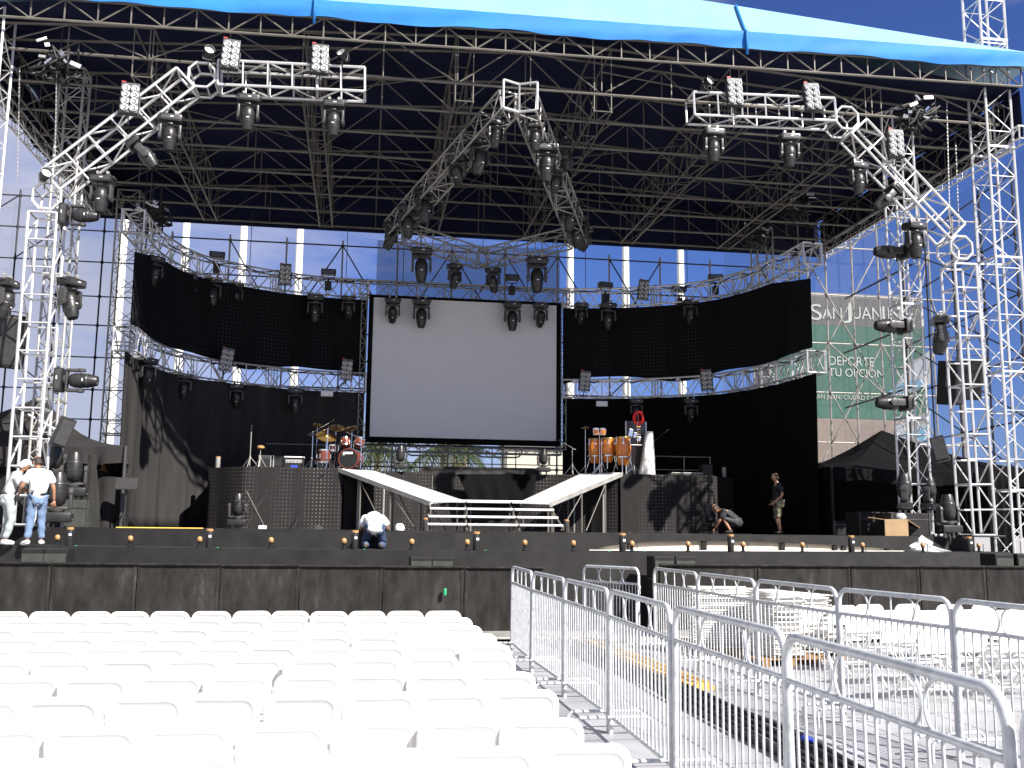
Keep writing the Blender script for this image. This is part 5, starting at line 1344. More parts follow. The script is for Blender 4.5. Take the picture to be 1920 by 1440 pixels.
# ------------------------------------------------------------------ scaffold walls behind and beside the stage
def scaffold(name, label, P0, P1, n, zs, mt, braces, mt2=None, r=.030, seed=1):
    rnd = random.Random(seed); P0, P1 = Vector(P0), Vector(P1); c = (P0+P1)/2
    t = thing('scaffold_wall', label, 'scaffold', (c.x, c.y, 0), 0, 'scaffold walls around the stage'); c.z = 0
    pts = [P0.lerp(P1, i/n)-c for i in range(n+1)]
    for q in pts:
        mb = MB(); mb.tube((q.x, q.y, 0), (q.x, q.y, zs[-1]+.2), r, 6)
        for z in zs: mb.lathe([(r*1.7, z-.05), (r*1.7, z+.05)], (q.x, q.y, 0), 8)
        mb.build('upright', mt, t)
    for z in zs:
        mb = MB(); mb.tube((pts[0].x, pts[0].y, z), (pts[-1].x, pts[-1].y, z), r*.8, 6); mb.build('ledger', mt2 or mt, t)
    for (i, j, a, b) in braces:
        mb = MB(); mb.tube((pts[i].x, pts[i].y-.05, zs[a]), (pts[j].x, pts[j].y-.05, zs[b]), r*.75, 6); mb.build('brace', mt2 or mt, t)
    return t
zl = [2.2, 4.2, 6.2, 7.4, 8.6, 9.8, 11.0, 12.2, 13.2]
scaffold('s', 'dark scaffold wall across the back behind the screen and curtains', (-7, 35.8, 0), (17.2, 35.8, 0), 12, [2.2, 4.1, 4.9, 6.9, 8.9, 10.9, 12.2], 'scaffold',
   [(3, 4, 6, 4), (4, 5, 4, 6), (5, 6, 6, 4), (6, 7, 4, 6), (8, 9, 4, 6), (9, 8, 4, 6), (10, 11, 4, 6), (1, 2, 6, 4), (0, 1, 5, 3), (2, 3, 4, 6), (7, 8, 6, 4), (5, 6, 4, 6), (6, 7, 6, 4), (11, 12, 6, 4), (3, 4, 3, 4), (8, 9, 3, 4)], 'scaffold_black', r=.036)
scaffold('s', 'black scaffold at far left with sky showing between its bars', (-16, 34.5, 0), (-7.6, 34.5, 0), 6, [4.2, 5.4, 6.4, 7.5, 8.6, 9.6, 10.8, 11.9, 13.0], 'scaffold_black',
   [(0, 1, 3, 5), (1, 2, 8, 6), (1, 0, 5, 8), (2, 3, 2, 1), (2, 3, 4, 3), (0, 1, 0, 3), (3, 4, 3, 2), (4, 5, 1, 0), (2, 3, 7, 8), (3, 4, 6, 7), (1, 2, 4, 5)])
sr = at(1583, 700, 33.0)
scaffold('s', 'braced scaffold at the right in front of the big green banner', (sr.x-1.6, 33.0, 0), (sr.x+5.6, 33.0, 0), 7, [3.4, 5.1, 6.9, 8.7, 10.5, 12.3, 13.6], 'scaffold',
   [(0, 1, 5, 4), (1, 2, 4, 3), (2, 3, 3, 2), (1, 3, 3, 2), (1, 2, 2, 1), (1, 2, 1, 2), (2, 3, 4, 5), (1, 2, 3, 4), (2, 3, 1, 0), (3, 4, 5, 3), (4, 5, 3, 5), (4, 5, 1, 3), (5, 6, 4, 2), (1, 2, 5, 6), (2, 3, 2, 3), (0, 1, 2, 3), (0, 1, 0, 1), (3, 4, 1, 2), (3, 4, 3, 2), (4, 5, 2, 1), (4, 5, 4, 5), (6, 7, 3, 4), (0, 1, 4, 5), (1, 2, 0, 1), (2, 3, 5, 6)], r=.034)
scaffold('s', 'dark scaffold running back along the right side of the stage', (18.4, 25.0, 0), (19.6, 33.0, 0), 4, [3.4, 5.1, 6.9, 8.7, 10.5, 12.3], 'scaffold_black', [(0, 4, 0, 2), (0, 4, 1, 3), (0, 4, 2, 4), (0, 4, 3, 5), (1, 2, 2, 4)], 'scaffold_black')
def net(pts, z0, z1, label):
    c = Vector(((pts[0][0]+pts[-1][0])/2, (pts[0][1]+pts[-1][1])/2, 0)); P = resample([(a, b, 0) for a, b in pts], .8)
    mb = MB(); mb.grid([[p-c+Vector((.04*math.sin(i*1.7+k), .04*math.sin(i*1.3+k*.8), z0+(z1-z0)*k/8)) for i, p in enumerate(P)] for k in range(9)])
    tag(mb.build('mesh_netting', 'mesh_net', smooth=True, loc=c), label, 'netting', 'side mesh netting')
net([(12.8, 33.4), (20.0, 33.4), (19.0, 24.5)], 1.0, 13.2, 'grey see-through mesh netting on the right side scaffold before the green banner')
net([(-7.4, 34.8), (-12.5, 34.8), (-10.6, 24.5)], 1.0, 13.4, 'grey see-through mesh netting on the left side scaffold')
# long dark stay wires running up to the right behind the inner tower
for i, (xa, ya, xb, yb) in enumerate(((1585, 560, 1712, 495), (1583, 662, 1712, 610), (1585, 765, 1712, 725))):
    a, b = at(xa, ya, 32.6), at(xb, yb, 26.5)
    mb = MB(); mb.tube((0, 0, 0), b-a, .03, 6); tag(mb.build('steel_tie', 'scaffold_black', loc=a), 'long dark steel tie in front of the green banner, %s of three' % ('topmost', 'middle', 'lowest')[i], 'tie bar', 'dark steel ties at right')
# rails and tubes seen below the screen
q0, q1 = at(690, 850, 34.6), at(1060, 858, 34.6)
rt = thing('rear_railing', 'dark pipe railing with rounded loops seen below the white screen', 'railing', ((q0.x+q1.x)/2, 34.6, ZS)); cx0 = (q0.x+q1.x)/2
for z in (2.75, 2.35, 2.2):
    mb = MB(); mb.tube((q0.x-cx0-1, 0, z), (q1.x-cx0+1, 0, z), .02, 6); mb.build('rail', 'scaffold', rt)
for k in range(8):
    x = q0.x-cx0+.1+k*.85; mb = MB(); mb.tube((x, .04, 0), (x, .04, 2.9), .022, 6); mb.build('post', 'scaffold', rt)
for x in (-1.4, 1.1):
    mb = MB(); mb.poly([(x-.8, -.04, 3.0), (x-.8, -.04, 2.75), (x-.72, -.04, 2.64), (x-.6, -.04, 2.6), (x+.6, -.04, 2.6), (x+.72, -.04, 2.64), (x+.8, -.04, 2.75), (x+.8, -.04, 3.0)], .03, 6); mb.build('loop', 'scaffold', rt)

# ------------------------------------------------------------------ background: poles, banner wall, palms, building
for i, (px, py) in enumerate(((220, 600), (347, 470), (455, 480), (560, 500), (1069, 500), (1173, 500), (1276, 500))):
    p = at(px, py, 46); t = thing('white_pole', 'tall white pole behind the stage, ' + ('at far left behind a lattice tower', 'first right of the left tower', 'second right of the left tower', 'third, nearest the screen at left', 'nearest the screen at right', 'second right of the screen', 'third right of the screen')[i], 'pole', (p.x, 46, 0), 0, 'white poles behind the stage')
    mb = MB(); mb.lathe([(.24, 0), (.22, .5), (.15 if i else .20, 22), (.12, 22.3)], n=14); mb.build('shaft', 'pole_white', t, 60)
    mb = MB(); mb.lathe([(.42, 0), (.42, .12), (.26, .2)], n=14); mb.build('foot', 'pole_white', t, 60)
BY = 62.
a, b = at(1440, 556, BY), at(1748, 872, BY)
bw_, zt0, zb0 = b.x-a.x, at(1600, 558, BY).z, at(1600, 785, BY).z
bn = thing('banner_building', 'large building front with a grey and green municipal banner behind the right scaffold', 'building', ((a.x+b.x)/2, BY, 0))
zg = at(1600, 612, BY).z; zp = at(1600, 868, BY).z
hw = bw_/2
mb = MB(); mb.box((0, 1.5, zt0/2+.2), (bw_, 2.6, zt0+.2)); mb.build('wall', 'facade', bn)
mb = MB(); mb.box((0, .1, (zt0+zg)/2), (bw_, .1, zt0-zg)); mb.build('name_band', 'banner_grey', bn)
mb = MB(); mb.box((0, .1, (zg+zb0)/2-.005), (bw_, .09, zg-zb0-.01)); mb.build('green_field', 'banner_green', bn)
mb = MB(); mb.box((0, .1, (zb0+zp)/2-.01), (bw_, .08, zb0-zp-.02)); mb.build('pink_field', 'banner_pink', bn)
for pts, mt_ in (([(1693, 700), (1745, 655), (1745, 720), (1710, 735), (1672, 735)], 'banner_flag'), ([(1682, 690), (1735, 665), (1705, 690)], 'facade'), ([(1665, 735), (1700, 712), (1740, 715), (1700, 740)], 'banner_blue'), ([(1678, 800), (1745, 770), (1745, 850), (1680, 850)], 'banner_flag'), ([(1680, 806), (1740, 776), (1740, 792)], 'facade'), ([(1690, 815), (1740, 800), (1738, 830)], 'banner_blue')):
    mb = MB(); k = len(pts); v = [at(x, y, BY-.02)-Vector(((a.x+b.x)/2, BY, 0)) for x, y in pts]; v2 = [q+Vector((0, .05, 0)) for q in v]
    off = -.004*(['banner_flag', 'facade', 'banner_blue'].index(mt_)); v = [q+Vector((0, off, 0)) for q in v]
    mb.add(v+v2, [tuple(range(k)), tuple(range(2*k-1, k-1, -1))]+[(i, (i+1) % k, k+(i+1) % k, k+i) for i in range(k)]); mb.build('printed_shape', mt_, bn)
def text(body, box, Y, parent, name='lettering', mt_='banner_text', sx=1.0):
    x0, y0, x1, y1 = box
    cu = bpy.data.curves.new(name, 'FONT'); cu.body = body; cu.extrude = .012; cu.align_x = 'LEFT'
    o = bpy.data.objects.new('tmp', cu); col.objects.link(o)
    me = bpy.data.meshes.new_from_object(o.evaluated_get(bpy.context.evaluated_depsgraph_get()))
    bpy.data.objects.remove(o); bpy.data.curves.remove(cu)
    xsn = [v.co.x for v in me.vertices]; ysn = [v.co.y for v in me.vertices]
    A_, B_ = at(x0, y1, Y), at(x1, y0, Y); A_.z = at((x0+x1)/2, y1, Y).z; B_.z = at((x0+x1)/2, y0, Y).z
    kx = (B_.x-A_.x)/(max(xsn)-min(xsn)); ky = (B_.z-A_.z)/(max(ysn)-min(ysn))
    for v in me.vertices: v.co = Vector((A_.x+(v.co.x-min(xsn))*kx, -v.co.z, A_.z+(v.co.y-min(ysn))*ky))
    me.materials.append(M[mt_]); ob = bpy.data.objects.new(name, me); col.objects.link(ob); ob.parent = parent
    pl = parent.location; 
    for v in me.vertices: v.co = Vector((v.co.x-pl.x, v.co.y+Y-pl.y, v.co.z-pl.z))
    ob.name = name; me.name = name
TY = BY+.02
text('S', (1520, 570, 1540, 600), TY, bn); text('AN', (1542, 576, 1578, 598), TY, bn); text('J', (1582, 568, 1596, 606), TY, bn); text('UAN', (1598, 576, 1652, 599), TY, bn); text('INE', (1655, 576, 1712, 600), TY, bn)
text('DEPORTE', (1555, 669, 1638, 686), TY, bn); text('TU OPCI\u00d3N', (1554, 688, 1656, 707), TY, bn); text('SAN JUAN/ CIUDAD CAPITAL', (1527, 741, 1665, 752), TY, bn)
# long low building and palms below the screen
a, b = at(985, 838, 80), at(1062, 890, 80)
bl = thing('distant_building', 'cream building with tall windows seen below the right corner of the screen', 'building', ((a.x+b.x)/2, 80, 0)); hw = (b.x-a.x)/2+1.5; H_ = a.z
mb = MB(); mb.box((0, 2, H_/2), (2*hw, 4, H_)); mb.build('wall', 'facade_cream', bl)
mb = MB(); mb.box((0, 1.9, H_+.15), (2*hw+.6, 4.6, .3)); mb.box((0, -.1, H_*.72), (2*hw+.2, .25, .22)); mb.build('cornice', 'facade', bl)
for i in range(4):
    for z in (H_*.45,):
        x = -hw+1.1+i*(2*hw-2.2)/3; mb = MB(); mb.box((x, -.02, z), (.8, .08, 2.6)); wn = mb.build('window', 'facade', bl); mb = MB(); mb.box((x, -.07, z), (.6, .05, 2.35)); mb.build('pane', 'window_dark', wn)
a = at(560, 905, 160)
bl2 = thing('distant_building', 'long pale low building in the distance under the screen', 'building', (at(830, 900, 150).x, 150, 0)); mb = MB(); mb.box((0, 4, 4.5), (34, 8, 9)); mb.build('wall', 'facade', bl2)
for i in range(14):
    mb = MB(); mb.box((-15.6+i*2.4, -.02, 5.2), (1.3, .1, 1.8)); mb.build('window', 'window_dark', bl2)
mb = MB(); mb.box((0, 4, 9.2), (34.6, 8.6, .4)); mb.build('roof', 'facade', bl2)
def palm(px, py, Y, label, s=1.0, seed=3):
    rnd = random.Random(seed); c = at(px, py, Y); t = thing('palm_tree', label, 'palm', (c.x, Y, 0), 0, 'palms behind the stage'); h = c.z
    mb = MB(); mb.poly([(0, 0, 0), (.08, 0, h*.3), (.02, .05, h*.65), (0, 0, h)], .2, 9, rs=[.26, .19, .17, .15]); mb.build('trunk', 'bark', t, 60)
    mb = MB(); md = MB()
    for k in range(34):
        an = rnd.uniform(0, 2*pi); el = rnd.uniform(-.9, 1.2); L = rnd.uniform(1.7, 2.5)*s; pts = []
        d0 = Vector((math.cos(an)*math.cos(el), math.sin(an)*math.cos(el), math.sin(el)))
        for i in range(9):
            f = i/8; pts.append(Vector((0, 0, h))+d0*L*f+Vector((0, 0, -1.15*s*f*f*(1.2-.3*el))))
        tgt = md if el < -.6 else mb
        tgt.poly(pts, .02, 4, rs=[.03*(1-.8*i/8) for i in range(9)])
        sd = d0.cross(Vector((0, 0, 1))).normalized()
        for i in range(1, 9):
            for j in (0, .5):
                q = pts[i-1].lerp(pts[i], j); ll = .62*s*math.sin(pi*min(.98, (i+j)/9.3))+.1
                for sg in (-1, 1):
                    e = q+sd*sg*ll*.75+Vector((0, 0, -ll*.55))+d0*ll*.35+Vector((rnd.uniform(-.05, .05),)*3)
                    wv = d0*.035; tgt.add([q-wv, q+wv, e], [(0, 1, 2)])
    mb.build('crown', 'leaf', t); md.build('dry_fronds', 'leaf_dry', t)
palm(708, 838, 46, 'palm with drooping fronds behind the left bottom corner of the screen', 1.1, 4)
palm(832, 832, 48, 'palm with trunk and hanging fronds behind the bottom middle of the screen', 1.25, 9)
palm(872, 842, 54, 'smaller palm close right of the middle one, below the screen', 1.0, 12)
# ------------------------------------------------------------------ steel crowd barriers
BH, BL_ = 1.30, 1.97
def make_barrier():
    t = thing('crowd_barrier', 'x', 'crowd barrier')
    L = BL_/2-.02; rc = .13
    mb = MB(); r = .024
    arc_ = lambda cx, cz, a0, a1: [(cx+rc*math.cos(R(a0+(a1-a0)*k/6)), 0, cz+rc*math.sin(R(a0+(a1-a0)*k/6))) for k in range(7)]
    mb.poly([(-L, 0, .0)]+arc_(-L+rc, BH-rc, 180, 90)+arc_(L-rc, BH-rc, 90, 0)+[(L, 0, .0)], r, 10)
    mb.tube((-L, 0, .16), (L, 0, .16), .018, 8); mb.tube((-L, 0, BH-.235), (L, 0, BH-.235), .018, 8); mb.build('frame', 'galv', t, 50)
    mb = MB()
    for k in range(1, 18):
        x = -L+2*L*k/18; mb.tube((x, 0, .16), (x, 0, BH-.235), .0095, 6, caps=False)
    mb.build('bars', 'galv', t, 50)
    for x in (-L*.42, L*.42):
        mb = MB()
        for s in (-1, 1): mb.poly([(x+s*.012+s*.10*(1-math.sin(R(a))), 0, BH-.13-.108*math.cos(R(a))) for a in range(0, 181, 20)], .0085, 6)
        mb.build('ornament', 'galv', t, 50)
    mb = MB(); mb.tube((0, 0, BH-.235), (0, 0, BH), .0095, 6); mb.build('centre_bar', 'galv', t, 50)
    for x in (-L+.12, L-.12):
        mb = MB(); mb.poly([(x, -.36, 0), (x, -.36, .14), (x, -.32, .17), (x, .32, .17), (x, .36, .14), (x, .36, 0)], .016, 8); mb.build('foot', 'galv', t, 50)
    for z in (.35, BH-.28):
        mb = MB(); mb.box((L+.018, 0, z), (.045, .035, .06), ch=.006); mb.poly([(L+.03, 0, z-.03), (L+.05, 0, z-.10), (L+.02, 0, z-.12)], .008, 6); mb.build('hook', 'galv', t)
    note(t); return t
BR = make_barrier(); ubr = [0]
def barrier(p, q, label, group):
    o = BR if not ubr[0] else dup(BR); ubr[0] = 1
    p, q = Vector(p), Vector(q); d = q-p
    o.location = ((p.x+q.x)/2, (p.y+q.y)/2, .005); o.rotation_euler = (R(random.uniform(-.6, .6)), 0, math.atan2(d.y, d.x)); o.scale = (d.length/BL_, 1, 1)
    tag(o, label, 'crowd barrier', group)
JY = [15.4, 13.35, 11.35, 9.3, 7.25, 5.27, 3.27, 1.25]
JX = [2.36, 2.32, 2.35, 2.36, 2.32, 2.33, 2.29, 2.27]
for i in range(7):
    barrier((JX[i+1], JY[i+1]+.015), (JX[i], JY[i]-.015), 'galvanised crowd barrier beside the main seating aisle, %s from the stage' % ordinal(i), 'barriers along the seating aisle')
JR = [(4.55, 15.1), (4.60, 13.2), (4.66, 11.32), (4.80, 9.55), (5.06, 8.0), (5.2, 6.05)]
for i in range(5):
    barrier(JR[i+1], JR[i], 'galvanised crowd barrier in the line before the right hand chairs, %s from the stage' % ordinal(i), 'barriers before the right chairs')
barrier((3.62, 16.0), (4.25, 14.9), 'short galvanised crowd barrier set crosswise between the two barrier lines', 'barriers at the head of the cable lane')

# ------------------------------------------------------------------ white folding chairs
def rr_panel(w, z0, z1, rc, yf, n=6):
    """outline with rounded top corners, bottom slightly rounded"""
    pts = []
    for cx, cz, a0, rr in ((w/2-rc, z1-rc, 0, rc), (-w/2+rc, z1-rc, 90, rc), (-w/2+.03, z0+.03, 180, .03), (w/2-.03, z0+.03, 270, .03)):
        for k in range(n+1):
            a_ = R(a0+90*k/n); pts.append((cx+rr*math.cos(a_), cz+rr*math.sin(a_)))
    return pts
def make_chair():
    t = thing('folding_chair', 'x', 'chair')
    W = .455; yb = lambda z: -.22-.085*(z-.44)/.38 if z > .44 else -.22+.42*(.44-z)/.44
    # front frame: rounded hoop over the back that runs down to the front feet
    rc = .085; ztop = .815; pts = []
    for s, rng in ((-1, (180, 90)), (1, (90, 0))):
        for k in range(7):
            a_ = R(rng[0]+(rng[1]-rng[0])*k/6); x = s*(W/2-rc)+rc*math.cos(a_); z = ztop-rc+rc*math.sin(a_); pts.append((x, yb(z), z))
    pts = [(-W/2-.004, .20, .005), (-W/2, yb(.44), .44)]+pts+[(W/2, yb(.44), .44), (W/2+.004, .20, .005)]
    mb = MB(); mb.poly(pts, .0125, 7); mb.tube((-W/2, .10, .12), (W/2, .10, .12), .008, 6); mb.build('front_frame', 'chair_frame', t, 50)
    for s in (-1, 1):
        mb = MB(); mb.poly([(s*(W/2-.02), .06, .43), (s*(W/2-.018), -.30, .005)], .0115, 7); mb.build('rear_leg', 'chair_frame', t, 50)
    mb = MB(); mb.tube((-W/2+.02, -.20, .155), (W/2-.02, -.20, .155), .008, 6); mb.build('stretcher', 'chair_frame', t, 50)
    for s in (-1, 1):
        for y in (.20, -.30):
            mb = MB(); mb.tube((s*(W/2 if y > 0 else W/2-.018), y, 0), (s*(W/2 if y > 0 else W/2-.018), y, .03), .017, 7); mb.build('foot_cap', 'fold_edge', t)
    # pressed back panel, slightly dished, seen from behind as a rim and a recessed field
    o_ = rr_panel(W-.012, .545, ztop-.006, rc-.006, 0); i1 = rr_panel(W-.05, .563, ztop-.030, rc-.02, 0); i2 = rr_panel(W-.10, .59, ztop-.062, rc-.028, 0); n_ = len(o_)
    vs = []
    for lp, dy in ((o_, -.006), (i1, -.010), (i2, .0125), (o_, .012), (i2, .018)):
        for x, z in lp:
            bow = .018*(1-(2*x/W)**2) if dy not in () else 0
            vs.append((x, yb(z)+dy-bow*.0+bow*-.0+(-.02*(1-(2*x/W)**2)), z))
    fs = []
    for A_, B_ in ((0, 1), (1, 2), (3, 0), (4, 3)): fs += [(A_*n_+k, A_*n_+(k+1) % n_, B_*n_+(k+1) % n_, B_*n_+k) for k in range(n_)]
    fs += [tuple(2*n_+k for k in range(n_)), tuple(4*n_+n_-1-k for k in range(n_))]
    mb = MB(); mb.add(vs, fs); mb.build('backrest', 'chair_white', t, 35)
    sp_ = []
    for cx, cy, a0, rr in ((W/2-.03-.06, .17-.06, 0, .06), (-W/2+.03+.06, .17-.06, 90, .06), (-W/2+.03+.05, -.19+.05, 180, .05), (W/2-.03-.05, -.19+.05, 270, .05)):
        for k in range(6): a_ = R(a0+90*k/5); sp_.append((cx+rr*math.cos(a_), cy+rr*math.sin(a_)))
    n_ = len(sp_); vs = [(x, y, .435) for x, y in sp_]+[(x, y, .455) for x, y in sp_]+[(x*.9, y*.9, .457) for x, y in sp_]+[(x*.82, y*.82, .448) for x, y in sp_]
    fs = [tuple(range(n_-1, -1, -1)), tuple(3*n_+k for k in range(n_))]
    for A_ in range(3): fs += [(A_*n_+k, A_*n_+(k+1) % n_, (A_+1)*n_+(k+1) % n_, (A_+1)*n_+k) for k in range(n_)]
    mb = MB(); mb.add(vs, fs); mb.build('seat', 'chair_white', t, 35)
    note(t); return t
CHR = make_chair(); uch = [0]
def chair(x, y, rz, label, group):
    o = CHR if not uch[0] else dup(CHR); uch[0] = 1
    o.location = (x, y, .006); o.rotation_euler = (0, 0, rz); tag(o, label, 'chair', group)
rowsY = [13.20, 12.25, 11.25, 10.35, 9.5, 8.65, 7.72, 6.85, 5.90, 5.16]
offs = [1.08, 1.13, 1.12, 1.16, 1.17, 1.08, 1.09, 1.10, 1.05, 1.12]
sps = [.475, .478, .474, .476, .476, .475, .478, .474, .476, .478]
def left_edge_x(y):
    d = at(-40, 1200, y); return d.x
rw = random.Random(11)
for i, y in enumerate(rowsY):
    x = offs[i]; k = 0
    while x > left_edge_x(y)-.3:
        if not (i == 9 and k > 6):
            nm = 'white folding chair, %s from the aisle in the %s' % (ordinal(k) if k < 15 else 'sixteenth', ('front row nearest the barricade' if i == 0 else 'nearest row to the camera' if i == 9 else '%s row counted from the barricade' % ordinal(i)))
            chair(x+rw.uniform(-.012, .012), y+rw.uniform(-.045, .045), R(rw.uniform(-3.2, 3.2)), nm, 'white folding chairs in the main block')
        x -= sps[i]; k += 1
right = [(6.45, 13.9, 4, 0), (6.95, 13.85, -3, 0), (7.5, 14.05, 5, 0), (8.1, 14.1, -4, 0), (8.75, 14.0, 2, 0), (9.35, 14.1, -3, 0), (9.95, 14.05, 3, 0),
         (6.62, 12.75, -6, 1), (7.12, 12.95, 3, 1), (7.75, 12.9, 6, 1), (8.3, 13.0, -5, 1), (8.85, 12.95, 2, 1), (9.4, 13.0, -2, 1),
         (6.55, 11.55, 5, 2), (7.1, 11.7, -4, 2), (7.62, 11.75, 2, 2), (8.15, 11.8, -2, 2), (8.7, 11.8, 4, 2),
         (6.3, 10.45, -5, 3), (6.85, 10.6, 3, 3), (7.38, 10.55, -2, 3), (7.9, 10.6, 2, 3)]
cnt = {}
for x, y, a_, r_ in right:
    k = cnt.get(r_, 0); cnt[r_] = k+1
    chair(x, y+.25, R(-a_+8), 'white folding chair right of the barriers, %s from the left in the %s row' % (ordinal(k), ('farthest', 'second farthest', 'third farthest', 'nearest')[r_]), 'white folding chairs in the right block')
# piles of folded chairs on pallets
def pile(cx, cy, rz, n_, label, nm, w_=.46):
    pal = thing('wooden_pallet', 'low brown wooden pallet under the %s pile of folded chairs' % nm, 'pallet', (cx, cy, .005), R(rz), 'pallets of folded chairs')
    for s in (-.4, 0, .4):
        mb = MB(); mb.box((s, 0, .05), (.1, 1.0, .09)); mb.build('runner', 'wood_brown', pal)
    for k in range(7):
        mb = MB(); mb.box((0, -.45+.15*k, .105), (1.05, .11, .02)); mb.build('board', 'wood_brown', pal)
    first = None; rd = random.Random(int(cx*100))
    for k in range(n_):
        z = .12+.0365*k
        if first is None:
            t = thing('folded_chair', 'x', 'chair')
            pts = []
            for sx, rng in ((-1, (180, 90)), (1, (90, 0))):
                for q in range(5):
                    a_ = R(rng[0]+(rng[1]-rng[0])*q/4); pts.append((sx*(w_/2-.08)+.08*math.cos(a_), .47-.08+.08*math.sin(a_), .016))
            mb = MB(); mb.poly([(-w_/2, -.47, .016)]+pts+[(w_/2, -.47, .016)], .0125, 6); mb.tube((-w_/2, -.4, .016), (w_/2, -.4, .016), .009, 5); mb.build('frame', 'chair_frame', t, 50)
            mb = MB(); mb.box((0, .36, .02), (w_-.03, .22, .016), ch=.006); mb.build('backrest', 'chair_white', t)
            mb = MB(); mb.box((0, -.02, .02), (w_-.06, .38, .02), ch=.007); mb.build('seat', 'chair_white', t)
            note(t); first = t
        else: t = dup(first)
        t.location = (cx+rd.uniform(-.018, .018), cy+rd.uniform(-.03, .03), z); t.rotation_euler = (0, 0, R(rz+rd.uniform(-2.5, 2.5)+(180 if k % 2 else 0)))
        tag(t, label, 'chair', 'folded chairs in the %s pile' % nm)
pile(5.60, 15.05, 82, 25, 'folded white chair lying in the tall pile nearest the crosswise barrier', 'left')
pile(6.05, 14.05, 4, 25, 'folded white chair lying in the middle pile behind the barriers', 'middle')
pile(6.75, 14.75, 12, 23, 'folded white chair lying in the pile nearest the right chairs', 'right')

# ------------------------------------------------------------------ cables and yellow planks in the lane between the barriers
rc_ = random.Random(5)
lane = [(3.35, 16.6), (3.55, 14.4), (3.68, 12.3), (3.72, 10.6), (3.74, 9.2), (3.72, 7.9), (3.66, 6.6), (3.55, 5.2), (3.4, 3.8), (3.2, 2.2)]
LP = smooth_path([(a, b, 0) for a, b in lane], 90)
for k in range(14):
    off = (k-6.5)*.038; lay = 0 if k % 3 else 1
    f0 = rc_.uniform(0, 6); pts = [p+Vector((off+.022*math.sin(p.y*1.3+f0)+.012*math.sin(p.y*3.1+f0*2), 0, .024+.038*lay+.006*math.sin(p.y*2+f0))) for p in LP]
    mb = MB(); o_ = LP[45]; mb.poly([q-o_ for q in pts], .019 if k % 4 else .026, 6); o = mb.build('power_cable', 'rubber', smooth=True, loc=o_)
    tag(o, 'black power cable in the bundle along the lane between the two barrier lines', 'cable', 'black cables in the lane')
for (x, y, mt_, nm) in ((3.70, 7.0, 'cable_yellow', 'yellow'), (3.86, 8.35, 'cable_blue', 'blue'), (3.78, 6.3, 'cable_yellow', 'small yellow')):
    mb = MB(); mb.lathe([(.02, -.06), (.026, -.05), (.026, .04), (.02, .05), (.014, .09)], n=12, rot=Euler((R(90), 0, R(15))).to_matrix()); o = mb.build('cable_connector', mt_, smooth=40, loc=(x, y, .11)); tag(o, nm+' plug connector lying on the black cable bundle', 'connector')
for i, (p_, q_) in enumerate((((3.76, 17.0), (3.93, 14.2)), ((3.94, 14.15), (4.04, 11.65)))):
    p_, q_ = Vector((*p_, 0)), Vector((*q_, 0)); d_ = q_-p_
    t = thing('cable_ramp', 'long yellow wooden strip beside the black cables, %s half' % ('far', 'near')[i], 'cable ramp', ((p_.x+q_.x)/2, (p_.y+q_.y)/2, .005), math.atan2(d_.y, d_.x)-pi/2, 'yellow strips in the lane')
    mb = MB(); L = d_.length/2; v = [(-.24, 0), (-.16, .09), (.16, .09), (.24, 0)]
    mb.add([(x, -L, z) for x, z in v]+[(x, L, z) for x, z in v], [(0, 1, 2, 3), (7, 6, 5, 4)]+[(k, (k+1) % 4, 4+(k+1) % 4, 4+k) for k in range(4)]); mb.build('body', 'yellow_wood', t)
    for s in (-.07, .07):
        mb = MB(); mb.box((s, 0, .091), (.02, 2*L-.04, .006)); mb.build('groove', 'wood_brown', t)
mb = MB(); mb.poly([Vector((2.9+.5*math.sin(k*.35), 7.3-k*.16, .014)) for k in range(26)], .006, 5); tag(mb.build('thin_cable', 'rubber', smooth=True), 'thin dark cord snaking across the deck between the barriers', 'cable')

# ------------------------------------------------------------------ people
def skin(name, verts, edges, rads, mt, parent=None, sub=2):
    me = bpy.data.meshes.new('tmp'); me.from_pydata([tuple(v) for v in verts], edges, []); o = bpy.data.objects.new('tmp', me); col.objects.link(o)
    o.modifiers.new('s', 'SKIN'); sl = me.skin_vertices[0].data
    for i, r in enumerate(rads): sl[i].radius = r if isinstance(r, tuple) else (r, r); sl[i].use_root = (i == 0)
    m2 = o.modifiers.new('d', 'SUBSURF'); m2.levels = sub; m2.render_levels = sub
    bpy.context.view_layer.update()
    res = bpy.data.meshes.new_from_object(o.evaluated_get(bpy.context.evaluated_depsgraph_get()))
    bpy.data.objects.remove(o); bpy.data.meshes.remove(me)
    vs = [v.co.copy() for v in res.vertices]; fs = [tuple(p.vertices) for p in res.polygons]; bpy.data.meshes.remove(res)
    return vs, fs
def hand(mb, wr, el, s=1.0, curl=.5):
    """palm with five bent fingers beyond the wrist"""
    d = (wr-el).normalized(); sd = d.cross(Vector((0, 1, 0)) if abs(d.y) < .8 else Vector((1, 0, 0))).normalized(); u = sd.cross(d)
    pc_ = wr+d*.05*s
    m = Matrix((sd, u, d)).transposed()
    mb.lathe([(.0, -.055), (.026, -.05), (.036, -.01), (.040, .03), (.030, .05), (0, .055)], pc_, 10, m, .5*1.9, .5, caps=False)
    for k, (off, ln) in enumerate(((-.032, .062), (-.011, .074), (.011, .070), (.031, .055))):
        b_ = pc_+d*.042*s+sd*off*s; e1 = b_+d*ln*.5*s+u*curl*.012; e2 = e1+d*ln*.45*s+u*curl*.03; mb.poly([b_, e1, e2], .009, 6, rs=[.010, .009, .007])
    b_ = pc_-d*.01-sd*.035; mb.poly([b_, b_-sd*.03+d*.03, b_-sd*.036+d*.065+u*.012], .01, 6, rs=[.012, .010, .008])
